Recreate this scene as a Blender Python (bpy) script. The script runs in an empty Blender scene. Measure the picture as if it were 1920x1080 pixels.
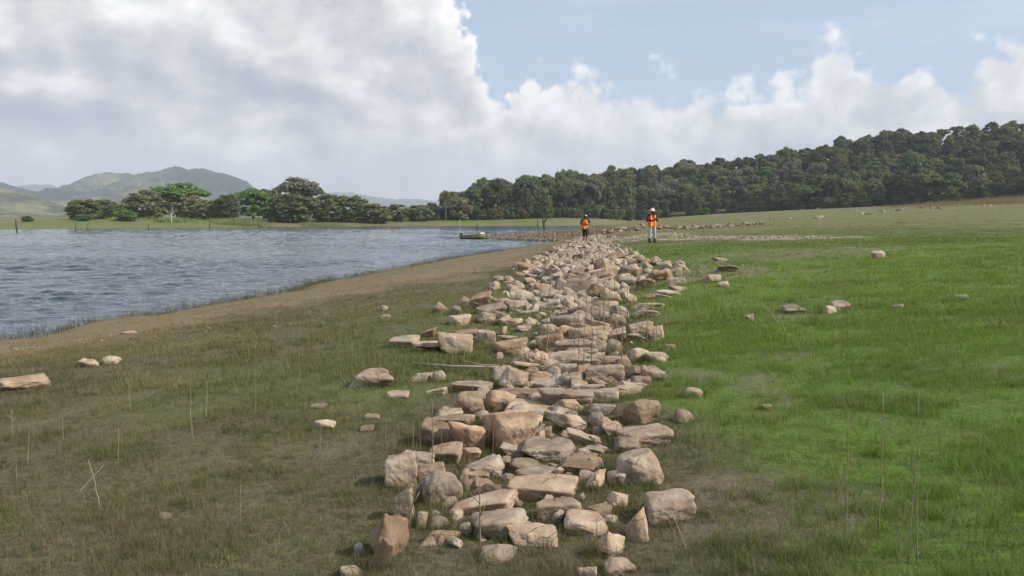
import bpy, bmesh, math, random
import numpy as np
from mathutils import Vector, Matrix, noise as mnoise

R = math.radians
random.seed(7)
rng = np.random.default_rng(11)
scene = bpy.context.scene
COL = scene.collection

# ------------------------------------------------------------------ camera, light, exposure
F = 1507.0                       # focal length in photo pixels (1920 wide)
CAM_Z = 1.7
PITCH = math.atan(135.0 / F)     # looking slightly down: eye level lies 135 px above the middle
cam_d = bpy.data.cameras.new('camera')
cam_d.sensor_width = 36.0
cam_d.lens = 36.0 * F / 1920.0
cam_d.clip_start = 0.05
cam_d.clip_end = 20000
cam = bpy.data.objects.new('camera', cam_d)
cam.location = (0, 0, CAM_Z)
cam.rotation_euler = (R(90) - PITCH, 0, 0)
COL.objects.link(cam)
scene.camera = cam

SUN_AZ, SUN_EL = R(108), R(38)    # azimuth from +Y (view direction) towards +X (right)
sun_vec = Vector((math.sin(SUN_AZ) * math.cos(SUN_EL), math.cos(SUN_AZ) * math.cos(SUN_EL), math.sin(SUN_EL)))
sun_d = bpy.data.lights.new('sun', 'SUN')
sun_d.energy = 4.4
sun_d.angle = R(0.6)
sun_d.color = (1.0, 0.93, 0.82)
sun = bpy.data.objects.new('sun', sun_d)
sun.rotation_euler = sun_vec.to_track_quat('Z', 'Y').to_euler()
sun.location = sun_vec * 50
COL.objects.link(sun)

vs = scene.view_settings
vs.view_transform = 'Standard'
vs.look = 'None'
vs.exposure = 0.25
vs.gamma = 1.0
vs.use_curve_mapping = False
scene.cycles.max_bounces = 4
scene.cycles.diffuse_bounces = 2
scene.cycles.glossy_bounces = 2
scene.cycles.use_adaptive_sampling = True
scene.cycles.adaptive_threshold = 0.025
scene.cycles.transparent_max_bounces = 6
scene.cycles.volume_bounces = 0
scene.cycles.use_denoising = True
scene.cycles.caustics_reflective = False
scene.cycles.caustics_refractive = False


class NT:
    """small helper to write node trees"""
    def __init__(self, tree):
        self.t = tree
        self.n = tree.nodes
        self.l = tree.links

    def new(self, kind, **kw):
        nd = self.n.new(kind)
        for k, v in kw.items():
            setattr(nd, k, v)
        return nd

    def put(self, sock, v):
        if hasattr(v, 'is_output') or isinstance(v, bpy.types.NodeSocket):
            self.l.new(v, sock)
        elif v is not None:
            if isinstance(v, (tuple, list)) and len(v) == 3 and sock.type == 'RGBA':
                v = (*v, 1.0)
            sock.default_value = v

    def math(self, op, a, b=None, c=None, clamp=False):
        nd = self.new('ShaderNodeMath', operation=op, use_clamp=clamp)
        for i, v in enumerate((a, b, c)):
            if v is not None:
                self.put(nd.inputs[i], v)
        return nd.outputs[0]

    def vmath(self, op, a, b=None, scale=None):
        nd = self.new('ShaderNodeVectorMath', operation=op)
        self.put(nd.inputs[0], a)
        if b is not None:
            self.put(nd.inputs[1], b)
        if scale is not None:
            self.put(nd.inputs['Scale'], scale)
        return nd.outputs[0]

    def mix(self, fac, a, b, blend='MIX'):
        nd = self.new('ShaderNodeMix', data_type='RGBA', blend_type=blend)
        self.put(nd.inputs[0], fac)
        self.put(nd.inputs[6], a)
        self.put(nd.inputs[7], b)
        return nd.outputs[2]

    def ramp(self, fac, lo, hi, a=0.0, b=1.0, smooth=True):
        nd = self.new('ShaderNodeMapRange', interpolation_type='SMOOTHSTEP' if smooth else 'LINEAR', clamp=True)
        self.put(nd.inputs[0], fac)
        for i, v in enumerate((lo, hi, a, b)):
            self.put(nd.inputs[i + 1], v)
        return nd.outputs[0]

    def noise(self, vec, scale, detail=4.0, rough=0.55, dist=0.0):
        nd = self.new('ShaderNodeTexNoise')
        self.put(nd.inputs['Vector'], vec)
        nd.inputs['Scale'].default_value = scale
        nd.inputs['Detail'].default_value = detail
        nd.inputs['Roughness'].default_value = rough
        nd.inputs['Distortion'].default_value = dist
        return nd.outputs['Fac']

    def voronoi(self, vec, scale, feature='F1', detail=0.0, out='Distance', rnd=1.0):
        nd = self.new('ShaderNodeTexVoronoi', feature=feature)
        self.put(nd.inputs['Vector'], vec)
        nd.inputs['Scale'].default_value = scale
        nd.inputs['Detail'].default_value = detail
        nd.inputs['Randomness'].default_value = rnd
        return nd.outputs[out]


# ------------------------------------------------------------------ sky
def build_world():
    w = bpy.data.worlds.new('World')
    scene.world = w
    w.use_nodes = True
    w.cycles.sampling_method = 'MANUAL'
    w.cycles.sample_map_resolution = 512
    w.node_tree.nodes.clear()
    g = NT(w.node_tree)
    out = g.new('ShaderNodeOutputWorld')
    bg = g.new('ShaderNodeBackground')
    STR = 0.1
    bg.inputs['Strength'].default_value = STR
    g.l.new(bg.outputs[0], out.inputs[0])
    sky = g.new('ShaderNodeTexSky', sky_type='NISHITA')
    sky.sun_disc = False
    sky.sun_elevation = SUN_EL
    sky.sun_rotation = SUN_AZ
    sky.air_density = 1.0
    sky.dust_density = 1.2
    sky.ozone_density = 1.0
    tc = g.new('ShaderNodeTexCoord')
    d = g.vmath('NORMALIZE', tc.outputs['Generated'])
    sep = g.new('ShaderNodeSeparateXYZ')
    g.l.new(d, sep.inputs[0])
    az = g.math('ARCTAN2', sep.outputs[0], sep.outputs[1])
    el = g.math('ARCSINE', sep.outputs[2])

    # cloud group: density at a (shifted) direction
    grp = bpy.data.node_groups.new('cloud_density', 'ShaderNodeTree')
    for nm, ty in (('Dir', 'NodeSocketVector'), ('Az', 'NodeSocketFloat'), ('El', 'NodeSocketFloat')):
        grp.interface.new_socket(nm, in_out='INPUT', socket_type=ty)
    grp.interface.new_socket('Density', in_out='OUTPUT', socket_type='NodeSocketFloat')
    q = NT(grp)
    gi = q.new('NodeGroupInput')
    go = q.new('NodeGroupOutput')
    big = q.noise(gi.outputs['Dir'], 7.0, 2.0, 0.5)
    med = q.noise(gi.outputs['Dir'], 20.0, 6.0, 0.56)
    puff = q.math('ABSOLUTE', q.math('SUBTRACT', q.noise(gi.outputs['Dir'], 15.0, 3.0, 0.55), 0.5))
    # top of the cloud bank as a function of azimuth (degrees -> elevation in degrees)
    pts = [(-180, 14), (-150, 9), (-120, 22), (-90, 40), (-60, 50), (-35, 48), (-20, 42), (-10, 36), (-7.2, 24), (-5.4, 17.0),
           (-3.7, 14.8), (-2.3, 12.4), (-1.5, 8.4), (-0.6, 8.5), (1.2, 10.4), (3.2, 10.2), (6.5, 10.2), (9.6, 9.8), (12.0, 8.4),
           (14.3, 9.0), (16.4, 9.8), (19.2, 9.8), (22.2, 11.0), (24.5, 9.8), (27.5, 9.4), (29.5, 10.8), (32, 11.4), (40, 8),
           (60, 12), (85, 7), (110, 10), (140, 16), (180, 14)]
    fc = q.new('ShaderNodeFloatCurve')
    cu = fc.mapping.curves[0]
    fc.mapping.use_clip = False
    for a, e in pts[1:-1]:
        cu.points.new((a + 180) / 360.0, e / 60.0)
    cu.points[0].location = (0.0, pts[0][1] / 60.0)
    cu.points[len(cu.points) - 1].location = (1.0, pts[-1][1] / 60.0)
    # new points are inserted in order of x by update()
    for p in cu.points:
        p.handle_type = 'AUTO_CLAMPED'
    fc.mapping.update()
    a01 = q.math('DIVIDE', q.math('ADD', gi.outputs['Az'], math.pi), 2 * math.pi)
    q.l.new(a01, fc.inputs['Value'])
    fc.inputs['Factor'].default_value = 1.0
    top = q.math('MULTIPLY', fc.outputs[0], R(60))
    disp = q.math('ADD', q.math('MULTIPLY', q.math('SUBTRACT', med, 0.5), 0.13),
                  q.math('MULTIPLY', q.math('SUBTRACT', big, 0.5), 0.06))
    disp = q.math('ADD', disp, q.math('MULTIPLY', q.math('SUBTRACT', puff, 0.10), 0.24))
    dens = q.math('ADD', q.math('SUBTRACT', top, gi.outputs['El']), disp)
    q.l.new(dens, go.inputs[0])

    def cloud(vec, a, e):
        nd = g.new('ShaderNodeGroup')
        nd.node_tree = grp
        g.l.new(vec, nd.inputs['Dir'])
        g.put(nd.inputs['Az'], a)
        g.put(nd.inputs['El'], e)
        return nd.outputs[0]
    dens = cloud(d, az, el)
    dvec = g.vmath('ADD', d, (0.016, 0.0, 0.016))
    dens_s = cloud(dvec, az, el)
    lit = g.math('MULTIPLY', g.math('SUBTRACT', dens, dens_s), 16.0)          # relief: falls away towards the sun = bright
    soft = g.math('ADD', 0.007, g.math('MULTIPLY', g.noise(d, 9.0, 1.0), 0.024))
    soft = g.math('ADD', soft, g.ramp(az, R(0.0), R(10.0), 0.0, 0.020))
    mask = g.ramp(dens, 0.0, soft)
    # thickness: bright rims, greyer body, darker flat underside of the near cloud
    rim = g.ramp(dens, 0.0, 0.10, 1.0, 0.0)
    bigv = g.noise(g.vmath('MULTIPLY', d, (1.0, 1.0, 2.4)), 5.0, 3.0, 0.5)
    body = g.math('ADD', g.ramp(az, R(-8.0), R(2.0), 0.64, 0.64), g.math('MULTIPLY', g.math('SUBTRACT', bigv, 0.5), 0.75))
    b = g.math('ADD', body, g.math('MULTIPLY', rim, 0.30))
    b = g.math('ADD', b, g.math('MULTIPLY', lit, g.ramp(dens, 0.0, 0.22, 0.40, 0.15)))
    # broad lumps, lit from the right
    l1 = g.noise(g.vmath('MULTIPLY', d, (1.0, 1.0, 1.5)), 11.0, 4.0, 0.5)
    l2 = g.noise(g.vmath('MULTIPLY', g.vmath('ADD', d, (0.03, 0.0, 0.022)), (1.0, 1.0, 1.5)), 11.0, 4.0, 0.5)
    b = g.math('ADD', b, g.math('MULTIPLY', g.math('SUBTRACT', l1, l2), 1.5))
    # underside band of the big cloud on the left (a flat cloud base seen from below)
    under = g.math('MULTIPLY', g.ramp(el, R(4.6), R(6.4)), g.ramp(el, R(7.2), R(13.0), 1.0, 0.0))
    under = g.math('MULTIPLY', under, g.ramp(az, R(-11.5), R(-3.0), 1.0, 0.0))
    wob = g.noise(g.vmath('MULTIPLY', d, (1.0, 1.0, 4.0)), 6.0, 4.0, 0.55)
    under = g.math('MULTIPLY', under, g.ramp(wob, 0.25, 0.62))
    b = g.math('SUBTRACT', b, g.math('MULTIPLY', under, 0.44), clamp=True)
    ramp = g.new('ShaderNodeValToRGB')
    e = ramp.color_ramp.elements
    e[0].position, e[0].color = 0.0, (0.40, 0.43, 0.49, 1)
    e[1].position, e[1].color = 1.0, (0.98, 0.965, 0.95, 1)
    for p, c in ((0.28, (0.50, 0.52, 0.565, 1)), (0.55, (0.66, 0.655, 0.66, 1)), (0.78, (0.82, 0.81, 0.805, 1))):
        n_ = e.new(p)
        n_.color = c
    g.l.new(b, ramp.inputs[0])
    ccol = ramp.outputs[0]
    # low bank: paler and hazier towards the horizon
    low = g.ramp(el, R(1.0), R(6.0), 1.0, 0.0)
    ccol = g.mix(g.math('MULTIPLY', low, 0.6), ccol, (0.80, 0.81, 0.83))
    thin = g.ramp(g.noise(g.vmath('MULTIPLY', d, (1.0, 1.0, 5.0)), 3.2, 6.0, 0.6), 0.45, 0.8, 0.0, 0.35)   # faint high veil
    skyc = g.vmath('SCALE', sky.outputs[0], scale=SKY_GAIN)
    skyc = g.mix(0.42, skyc, (5.9, 7.2, 8.8))
    skyc = g.mix(thin, skyc, (7.4, 8.0, 8.7))
    cc = g.vmath('SCALE', ccol, scale=1.0 / STR)
    thick = g.math('MULTIPLY', mask, g.ramp(az, R(-3.0), R(14.0), 1.0, 0.90))
    g.l.new(g.mix(thick, skyc, cc), bg.inputs['Color'])


SKY_GAIN = 1.15
build_world()


# ------------------------------------------------------------------ helpers
def tag(o, label=None, cat=None, group=None, kind=None):
    if label:
        o['label'] = label
    if cat:
        o['category'] = cat
    if group:
        o['group'] = group
    if kind:
        o['kind'] = kind
    return o


def link(name, data, parent=None, loc=None, mat=None):
    o = bpy.data.objects.new(name, data)
    COL.objects.link(o)
    if parent is not None:
        o.parent = parent
    if loc is not None:
        o.location = loc
    if mat is not None and data is not None and not data.materials:
        data.materials.append(mat)
    return o


def empty(name, loc, rz=0.0):
    o = bpy.data.objects.new(name, None)
    o.empty_display_size = 0.3
    o.location = loc
    o.rotation_euler = (0, 0, rz)
    COL.objects.link(o)
    return o


def mesh_np(name, verts, faces, smooth=False):
    """fast mesh from numpy arrays; faces (n,3) or (n,4)"""
    me = bpy.data.meshes.new(name)
    verts = np.asarray(verts, dtype=np.float32)
    faces = np.asarray(faces, dtype=np.int32)
    k = faces.shape[1]
    me.vertices.add(len(verts))
    me.vertices.foreach_set('co', verts.ravel())
    me.loops.add(faces.size)
    me.loops.foreach_set('vertex_index', faces.ravel())
    me.polygons.add(len(faces))
    me.polygons.foreach_set('loop_start', np.arange(0, faces.size, k, dtype=np.int32))
    me.polygons.foreach_set('loop_total', np.full(len(faces), k, dtype=np.int32))
    me.polygons.foreach_set('use_smooth', np.full(len(faces), bool(smooth)))
    me.update(calc_edges=True)
    return me


def sstep(x, a, b):
    t = np.clip((np.asarray(x, dtype=float) - a) / (b - a), 0, 1)
    return t * t * (3 - 2 * t)


_perm = np.random.default_rng(3).random((256, 256))


def vnoise(x, y):
    xi = np.floor(x).astype(int)
    yi = np.floor(y).astype(int)
    fx = x - xi
    fy = y - yi
    fx = fx * fx * (3 - 2 * fx)
    fy = fy * fy * (3 - 2 * fy)
    a = _perm[xi & 255, yi & 255]
    b = _perm[(xi + 1) & 255, yi & 255]
    c = _perm[xi & 255, (yi + 1) & 255]
    e = _perm[(xi + 1) & 255, (yi + 1) & 255]
    return (a * (1 - fx) + b * fx) * (1 - fy) + (c * (1 - fx) + e * fx) * fy


def fbm(x, y, oct=4, gain=0.5):
    x = np.asarray(x, dtype=float)
    y = np.asarray(y, dtype=float)
    s = np.zeros(np.broadcast(x, y).shape)
    a = 1.0
    t = 0.0
    for i in range(oct):
        s += a * vnoise(x * 2 ** i + 17.3 * i, y * 2 ** i - 9.1 * i)
        t += a
        a *= gain
    return s / t


# ------------------------------------------------------------------ the lie of the land
WATER = -1.5
SHORE = np.array([
    (-700, -160), (-120, -90), (-40, -28), (-22, -8), (-17.5, 4), (-15.2, 13), (-13.2, 20.5), (-11.9, 23.7), (-10.9, 27.5), (-9.9, 31.1),
    (-9.2, 35.5), (-8.5, 40.2), (-6.6, 50), (-4.4, 60.3), (-2.3, 67), (0, 74.2), (3.2, 83), (5.6, 91), (6.2, 96), (4.5, 101),
    (1.5, 106), (-3, 111.5), (-6.5, 115.5), (-8.6, 118), (-7.4, 120.5), (-3, 122), (3, 125), (9, 131), (13.5, 146), (17, 170),
    (22, 200), (30, 235), (44, 275), (60, 303), (79, 321), (84, 332), (74, 342), (60, 340), (50, 325), (42, 303), (34, 283), (22, 266),
    (6, 259), (-10, 256), (-24, 252), (-38, 244), (-52, 236), (-66, 228), (-82, 219), (-100, 208), (-123, 194), (-160, 182),
    (-230, 172), (-330, 168), (-700, 170)], dtype=float)


def shore_dist(x, y):
    """distance to the shoreline, positive on land"""
    x = np.asarray(x, dtype=float)
    y = np.asarray(y, dtype=float)
    if x.size < 4000:                      # few points: all segments at once
        xs, ys = x.reshape(-1, 1), y.reshape(-1, 1)
        A, B = SHORE, np.roll(SHORE, -1, axis=0)
        dv = B - A
        rx, ry = xs - A[:, 0], ys - A[:, 1]
        t = np.clip((rx * dv[:, 0] + ry * dv[:, 1]) / (dv ** 2).sum(1), 0, 1)
        dd = ((rx - t * dv[:, 0]) ** 2 + (ry - t * dv[:, 1]) ** 2)[:, :-1].min(1)
        cond = (A[:, 1] > ys) != (B[:, 1] > ys)
        den = np.where(dv[:, 1] == 0, 1e-9, dv[:, 1])
        ins = (np.sum(cond & (xs < dv[:, 0] * ry / den + A[:, 0]), axis=1) % 2) == 1
        return np.where(ins, -np.sqrt(dd), np.sqrt(dd)).reshape(x.shape)
    best = np.full(x.shape, 1e18)
    inside = np.zeros(x.shape, dtype=bool)
    n = len(SHORE)
    for i in range(n):
        ax, ay = SHORE[i]
        bx, by = SHORE[(i + 1) % n]
        dx, dy = bx - ax, by - ay
        t = np.clip(((x - ax) * dx + (y - ay) * dy) / (dx * dx + dy * dy), 0, 1)
        dd = (x - ax - t * dx) ** 2 + (y - ay - t * dy) ** 2
        if i < n - 1:
            best = np.minimum(best, dd)
        cond = ((ay > y) != (by > y))
        xx = (bx - ax) * (y - ay) / (by - ay if by != ay else 1e-9) + ax
        inside ^= cond & (x < xx)
    return np.where(inside, -np.sqrt(best), np.sqrt(best))


HX = np.array([-400, -60, -30, 10, 64, 125, 183, 274, 400, 700])
HC = np.array([0, 0, 3.0, 9, 14.5, 18, 28, 36, 40, 36])          # crest height over X
HF = np.array([250, 250, 272, 290, 352, 300, 272, 250, 235, 220])   # foot of the wooded hill over X


def height(x, y, detail=True):
    x = np.asarray(x, dtype=float)
    y = np.asarray(y, dtype=float)
    d = shore_dist(x, y)
    w = (fbm(x * 0.45, y * 0.45, 4) - 0.5) * 2.2
    d2 = d + w * sstep(np.abs(y), 0, 8) * (1 - sstep(y, 60, 110) * 0.4)
    amp = 1.7 + 0.8 * sstep(y, 130, 210) * (1 - sstep(x, 30, 70))
    ln = 9.0 + 7.0 * sstep(y, 130, 210) * (1 - sstep(x, 30, 70))
    land = amp * (1 - np.exp(-np.maximum(d2, 0) / ln))
    land = land * (1 - 0.5 * sstep(y, 96, 104) * (1 - sstep(y, 130, 145)) * (1 - sstep(x, 7, 16)))
    bed = -np.minimum(np.maximum(-d2, 0) * 0.12, 3.0)
    z = WATER + land + bed
    m = sstep(d, 0, 8)
    xp = np.maximum(x, 0)
    z = z + m * (0.45 * (1 - np.exp(-xp / 6.0)) + 0.016 * np.minimum(xp, 400) + 0.03 * np.clip(x - 45, 0, 140)) * (1 - sstep(y, 230, 420) * 0.2)
    crest = np.interp(x, HX, HC)
    foot = np.interp(x, HX, HF)
    z = z + m * crest * sstep(y, foot, 440)
    if detail:
        dm = sstep(d, 0.3, 3)
        z = z + dm * (0.16 * (fbm(x * 0.22, y * 0.22, 3) - 0.5) * sstep(np.hypot(x, y), 2, 10) + 0.05 * (fbm(x * 1.3, y * 1.3, 3) - 0.5))
    return z


def hgt(x, y):
    return float(height(np.array([x]), np.array([y]))[0])


def ray_dir(px, py):
    u = (px - 960.0) / F
    v = (540.0 - py) / F
    return np.array([u, math.cos(PITCH) + v * math.sin(PITCH), -math.sin(PITCH) + v * math.cos(PITCH)])


_ts = np.geomspace(2.0, 700, 110)


def ground_at(px, py):
    """where the sight line through a photo pixel meets the ground (or the water)"""
    r = ray_dir(px, py)
    ts = _ts
    for rnd in range(2):
        P = r[None, :] * ts[:, None]
        P[:, 2] += CAM_Z
        h = np.maximum(height(P[:, 0], P[:, 1]), WATER)
        s = np.nonzero(P[:, 2] < h)[0]
        i = max(int(s[0]), 1) if len(s) else len(ts) - 1
        if rnd == 0:
            ts = np.linspace(ts[i - 1], ts[i], 14)
    a = P[i - 1, 2] - h[i - 1]
    b = h[i] - P[i, 2]
    t = float(np.clip(a / (a + b + 1e-12), 0, 1))
    p = P[i - 1] * (1 - t) + P[i] * t
    return float(p[0]), float(p[1]), float(p[2])


def project(x, y, z):
    zc = z - CAM_Z
    f = y * math.cos(PITCH) - zc * math.sin(PITCH)
    v = y * math.sin(PITCH) + zc * math.cos(PITCH)
    return 960 + F * x / f, 540 - F * v / f


def in_poly(x, y, poly):
    inside = np.zeros(np.shape(x), dtype=bool)
    n = len(poly)
    for i in range(n):
        ax, ay = poly[i]
        bx, by = poly[(i + 1) % n]
        if ay == by:
            continue
        cond = ((ay > y) != (by > y))
        inside ^= cond & (x < (bx - ax) * (y - ay) / (by - ay) + ax)
    return inside


def wall_x(y):
    return np.interp(y, [0, 4, 8, 15, 21, 28, 40, 55, 75, 95], [0.0, 0.1, 0.45, 1.15, 2.1, 2.65, 3.6, 5.1, 8.0, 11.0])


# bare earth and pebble patches lying on the ground (centre x, y, radii)
_b1 = ground_at(1405, 955)
_b2 = ground_at(1620, 930)
_b3 = ground_at(1300, 512)
_b4 = ground_at(1480, 478)
_g1a, _g1b = ground_at(1120, 452), ground_at(1250, 438)
_g2a, _g2b = ground_at(1250, 449), ground_at(1540, 446)


def zones(x, y):
    """what grows where: lush green, dry tan, bare earth, pale pebbles (0..1 each)"""
    d = shore_dist(x, y)
    n1 = fbm(x * 0.5 + 5, y * 0.5, 4)
    n2 = fbm(x * 0.13 + 31, y * 0.13 + 7, 3)
    n3 = fbm(x * 2.2, y * 2.2 + 40, 3)
    off = x - wall_x(y)
    lush = sstep(off + (n1 - 0.5) * 1.6, 0.25, 1.9) * (1 - 0.45 * sstep(y, 20, 42)) * sstep(n1 * 0.6 + n2 * 0.4, 0.10, 0.46)
    lush = lush * (1 - 0.75 * sstep(y, 60, 110))
    # a little green left of the wall too
    left = (1 - sstep(off, -0.5, 0.4)) * sstep(n1 + 0.2 * n3, 0.55, 0.85) * 0.28 * sstep(d, 6, 9)
    wallside = np.exp(-((off + 2.0) / 2.2) ** 2) * sstep(y, 6, 9) * (1 - sstep(y, 18, 26)) * 0.36
    lush = np.clip(lush + left + wallside, 0, 1)
    wl = 6.4 + 2.2 * sstep(y, 26, 45) + 2.0 * (n2 - 0.5) + 3.2 * (n1 - 0.5) + 1.4 * (n3 - 0.5)
    tan = 1 - sstep(d, wl - 1.0, wl + 3.6)
    tan = np.clip(tan + 0.75 * sstep(n1, 0.58, 0.75) * (1 - sstep(off, -2, 0)) * 0.5, 0, 1)
    tan = tan * (1 - 0.5 * (1 - sstep(d, 0.3, 1.3)))
    tan = tan * (1 - 0.55 * sstep(y, 130, 200))
    tan = np.maximum(tan, (0.15 + 0.35 * n1) * sstep(y, 50, 160) * sstep(d, 3, 15))
    lush = np.maximum(lush, (0.12 + 0.55 * n2) * sstep(y, 50, 110))
    nb = fbm(x * 0.06 + 3, y * 0.22, 4)
    fs = sstep(y, 150, 200) * (1 - sstep(x, 40, 60))
    lush = np.maximum(lush, (0.15 + 0.75 * sstep(nb, 0.3, 0.65)) * fs)
    tan = np.maximum(tan, 0.85 * (1 - sstep(nb, 0.34, 0.52)) * fs)
    ff = sstep(y, 26, 62) * sstep(off, 0.5, 4) * (x > 0)              # drier, yellower turf up the field
    lush = np.maximum(lush, ff * np.clip(0.45 + 0.6 * n2, 0, 0.9))
    tan = np.maximum(tan, ff * np.clip(0.32 + 0.45 * n1, 0, 0.7))
    bare = np.zeros(np.shape(x))
    for (c, rx, ry) in ((_b1, 0.50, 0.50), (_b2, 0.40, 0.20), (_b3, 3.0, 3.2), (_b4, 3.5, 3.0)):
        q = np.hypot((x - c[0]) / rx, (y - c[1]) / ry) + (n3 - 0.5) * 2.0 + (n1 - 0.5) * 1.2
        bare = np.maximum(bare, (1 - sstep(q, 0.35, 1.35)) * 0.72)
    bare = np.maximum(bare, 0.55 * sstep(n3 * 0.6 + n1 * 0.4, 0.6, 0.72))
    bare = np.maximum(bare, (1 - sstep(np.abs(off), 0.3, 1.3)) * 0.35 * (1 - sstep(y, 4.6, 6.5)))
    grav = np.zeros(np.shape(x))
    for (a, b, wd) in ((_g1a, _g1b, 2.6), (_g2a, _g2b, 3.0)):
        dx, dy = b[0] - a[0], b[1] - a[1]
        t = np.clip(((x - a[0]) * dx + (y - a[1]) * dy) / (dx * dx + dy * dy), 0, 1)
        q = np.hypot(x - a[0] - t * dx, y - a[1] - t * dy) / wd + (n1 - 0.5) * 1.6 + (n3 - 0.5) * 0.8
        grav = np.maximum(grav, 0.7 * (1 - sstep(q, 0.4, 1.1)))
    # shingle of the spit
    sp = (1 - sstep(np.abs(y - 117 - x * 1.0) / 9.0, 0.6, 1.0)) * (x < 12) * (y > 95) * (y < 145)
    grav = np.maximum(grav, 0.8 * sp)
    wood = sstep(y, np.interp(x, HX, HF) - 4, np.interp(x, HX, HF) + 6) * (x > -45)
    tan = tan * (1 - wood)
    lush = lush * (1 - 0.7 * wood)
    return lush, tan, bare, grav


# ------------------------------------------------------------------ materials
def mat(name):
    m = bpy.data.materials.new(name)
    m.use_nodes = True
    g = NT(m.node_tree)
    p = m.node_tree.nodes['Principled BSDF']
    return m, g, p


def simple_mat(name, col, rough=0.8, var=0.12, scale=8.0, spec=0.3, metal=0.0):
    m, g, p = mat(name)
    tc = g.new('ShaderNodeTexCoord')
    n = g.noise(tc.outputs['Object'], scale, 5.0, 0.6)
    f = g.ramp(n, 0.25, 0.75, 1 - var, 1 + var, smooth=False)
    c = g.vmath('SCALE', (col[0], col[1], col[2]), scale=f)
    g.l.new(c, p.inputs['Base Color'])
    p.inputs['Roughness'].default_value = rough
    p.inputs['Specular IOR Level'].default_value = spec
    p.inputs['Metallic'].default_value = metal
    return m


C_OLIVE = (0.142, 0.128, 0.062)
C_LUSH = (0.132, 0.212, 0.030)
C_TAN = (0.255, 0.200, 0.110)
C_SOIL = (0.225, 0.182, 0.122)
C_GRAV = (0.380, 0.320, 0.235)


def ground_material():
    m, g, p = mat('ground')
    at = g.new('ShaderNodeAttribute', attribute_name='zone')
    sp = g.new('ShaderNodeSeparateColor')
    g.l.new(at.outputs['Color'], sp.inputs[0])
    geo = g.new('ShaderNodeNewGeometry')
    pos = geo.outputs['Position']
    fine = g.noise(pos, 22.0, 6.0, 0.65)
    midn = g.noise(pos, 3.0, 5.0, 0.6)
    farn = g.noise(g.vmath('MULTIPLY', pos, (0.6, 1.0, 1.0)), 0.35, 5.0, 0.6)

    def jit(s, amt=0.5):
        return g.ramp(g.math('ADD', s, g.math('MULTIPLY', g.math('SUBTRACT', midn, 0.5), amt)), 0.15, 0.85)
    c = g.mix(g.ramp(fine, 0.3, 0.7), (0.075, 0.062, 0.036), C_OLIVE)
    lush = g.mix(g.ramp(fine, 0.3, 0.75), (0.085, 0.110, 0.030), C_LUSH)
    c = g.mix(jit(sp.outputs[0]), c, lush)
    tanc = g.mix(g.ramp(fine, 0.25, 0.75), (0.140, 0.105, 0.065), C_TAN)
    tanc = g.mix(g.ramp(farn, 0.4, 0.65, 0.0, 0.75), tanc, (0.150, 0.140, 0.064))
    tanc = g.mix(g.ramp(g.noise(g.vmath('MULTIPLY', pos, (0.7, 1.4, 1.0)), 1.3, 6.0, 0.7), 0.50, 0.72, 0.0, 0.5), tanc, (0.095, 0.076, 0.046))
    c = g.mix(jit(sp.outputs[1]), c, tanc)
    crack = g.voronoi(pos, 14.0, 'DISTANCE_TO_EDGE', out='Distance')
    soil = g.mix(g.ramp(fine, 0.25, 0.75), (0.135, 0.108, 0.070), C_SOIL)
    soil = g.mix(g.ramp(crack, 0.0, 0.06, 0.6, 0.0), soil, (0.07, 0.056, 0.042))
    c = g.mix(jit(sp.outputs[2]), c, soil)
    peb = g.voronoi(pos, 9.0, 'F1', out='Color')
    pebv = g.new('ShaderNodeSeparateColor')
    g.l.new(peb, pebv.inputs[0])
    gr = g.mix(g.ramp(pebv.outputs[0], 0.1, 0.9), (0.20, 0.165, 0.115), C_GRAV)
    c = g.mix(jit(at.outputs['Alpha'], 0.6), c, gr)
    # wet mud at the waterline: darker and smoother
    sepz = g.new('ShaderNodeSeparateXYZ')
    g.l.new(pos, sepz.inputs[0])
    wet = g.ramp(g.math('ADD', sepz.outputs[2], g.math('MULTIPLY', midn, 0.10)), WATER + 0.05, WATER + 0.20, 0.75, 0.0)
    c = g.mix(wet, c, (0.060, 0.050, 0.036))
    g.l.new(c, p.inputs['Base Color'])
    g.l.new(g.ramp(sepz.outputs[2], WATER + 0.01, WATER + 0.10, 0.35, 0.92), p.inputs['Roughness'])
    p.inputs['Specular IOR Level'].default_value = 0.2
    bmp = g.new('ShaderNodeBump')
    bmp.inputs['Strength'].default_value = 0.8
    bmp.inputs['Distance'].default_value = 0.03
    g.l.new(g.math('ADD', fine, g.math('MULTIPLY', midn, 0.8)), bmp.inputs['Height'])
    g.l.new(bmp.outputs[0], p.inputs['Normal'])
    return m


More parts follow.
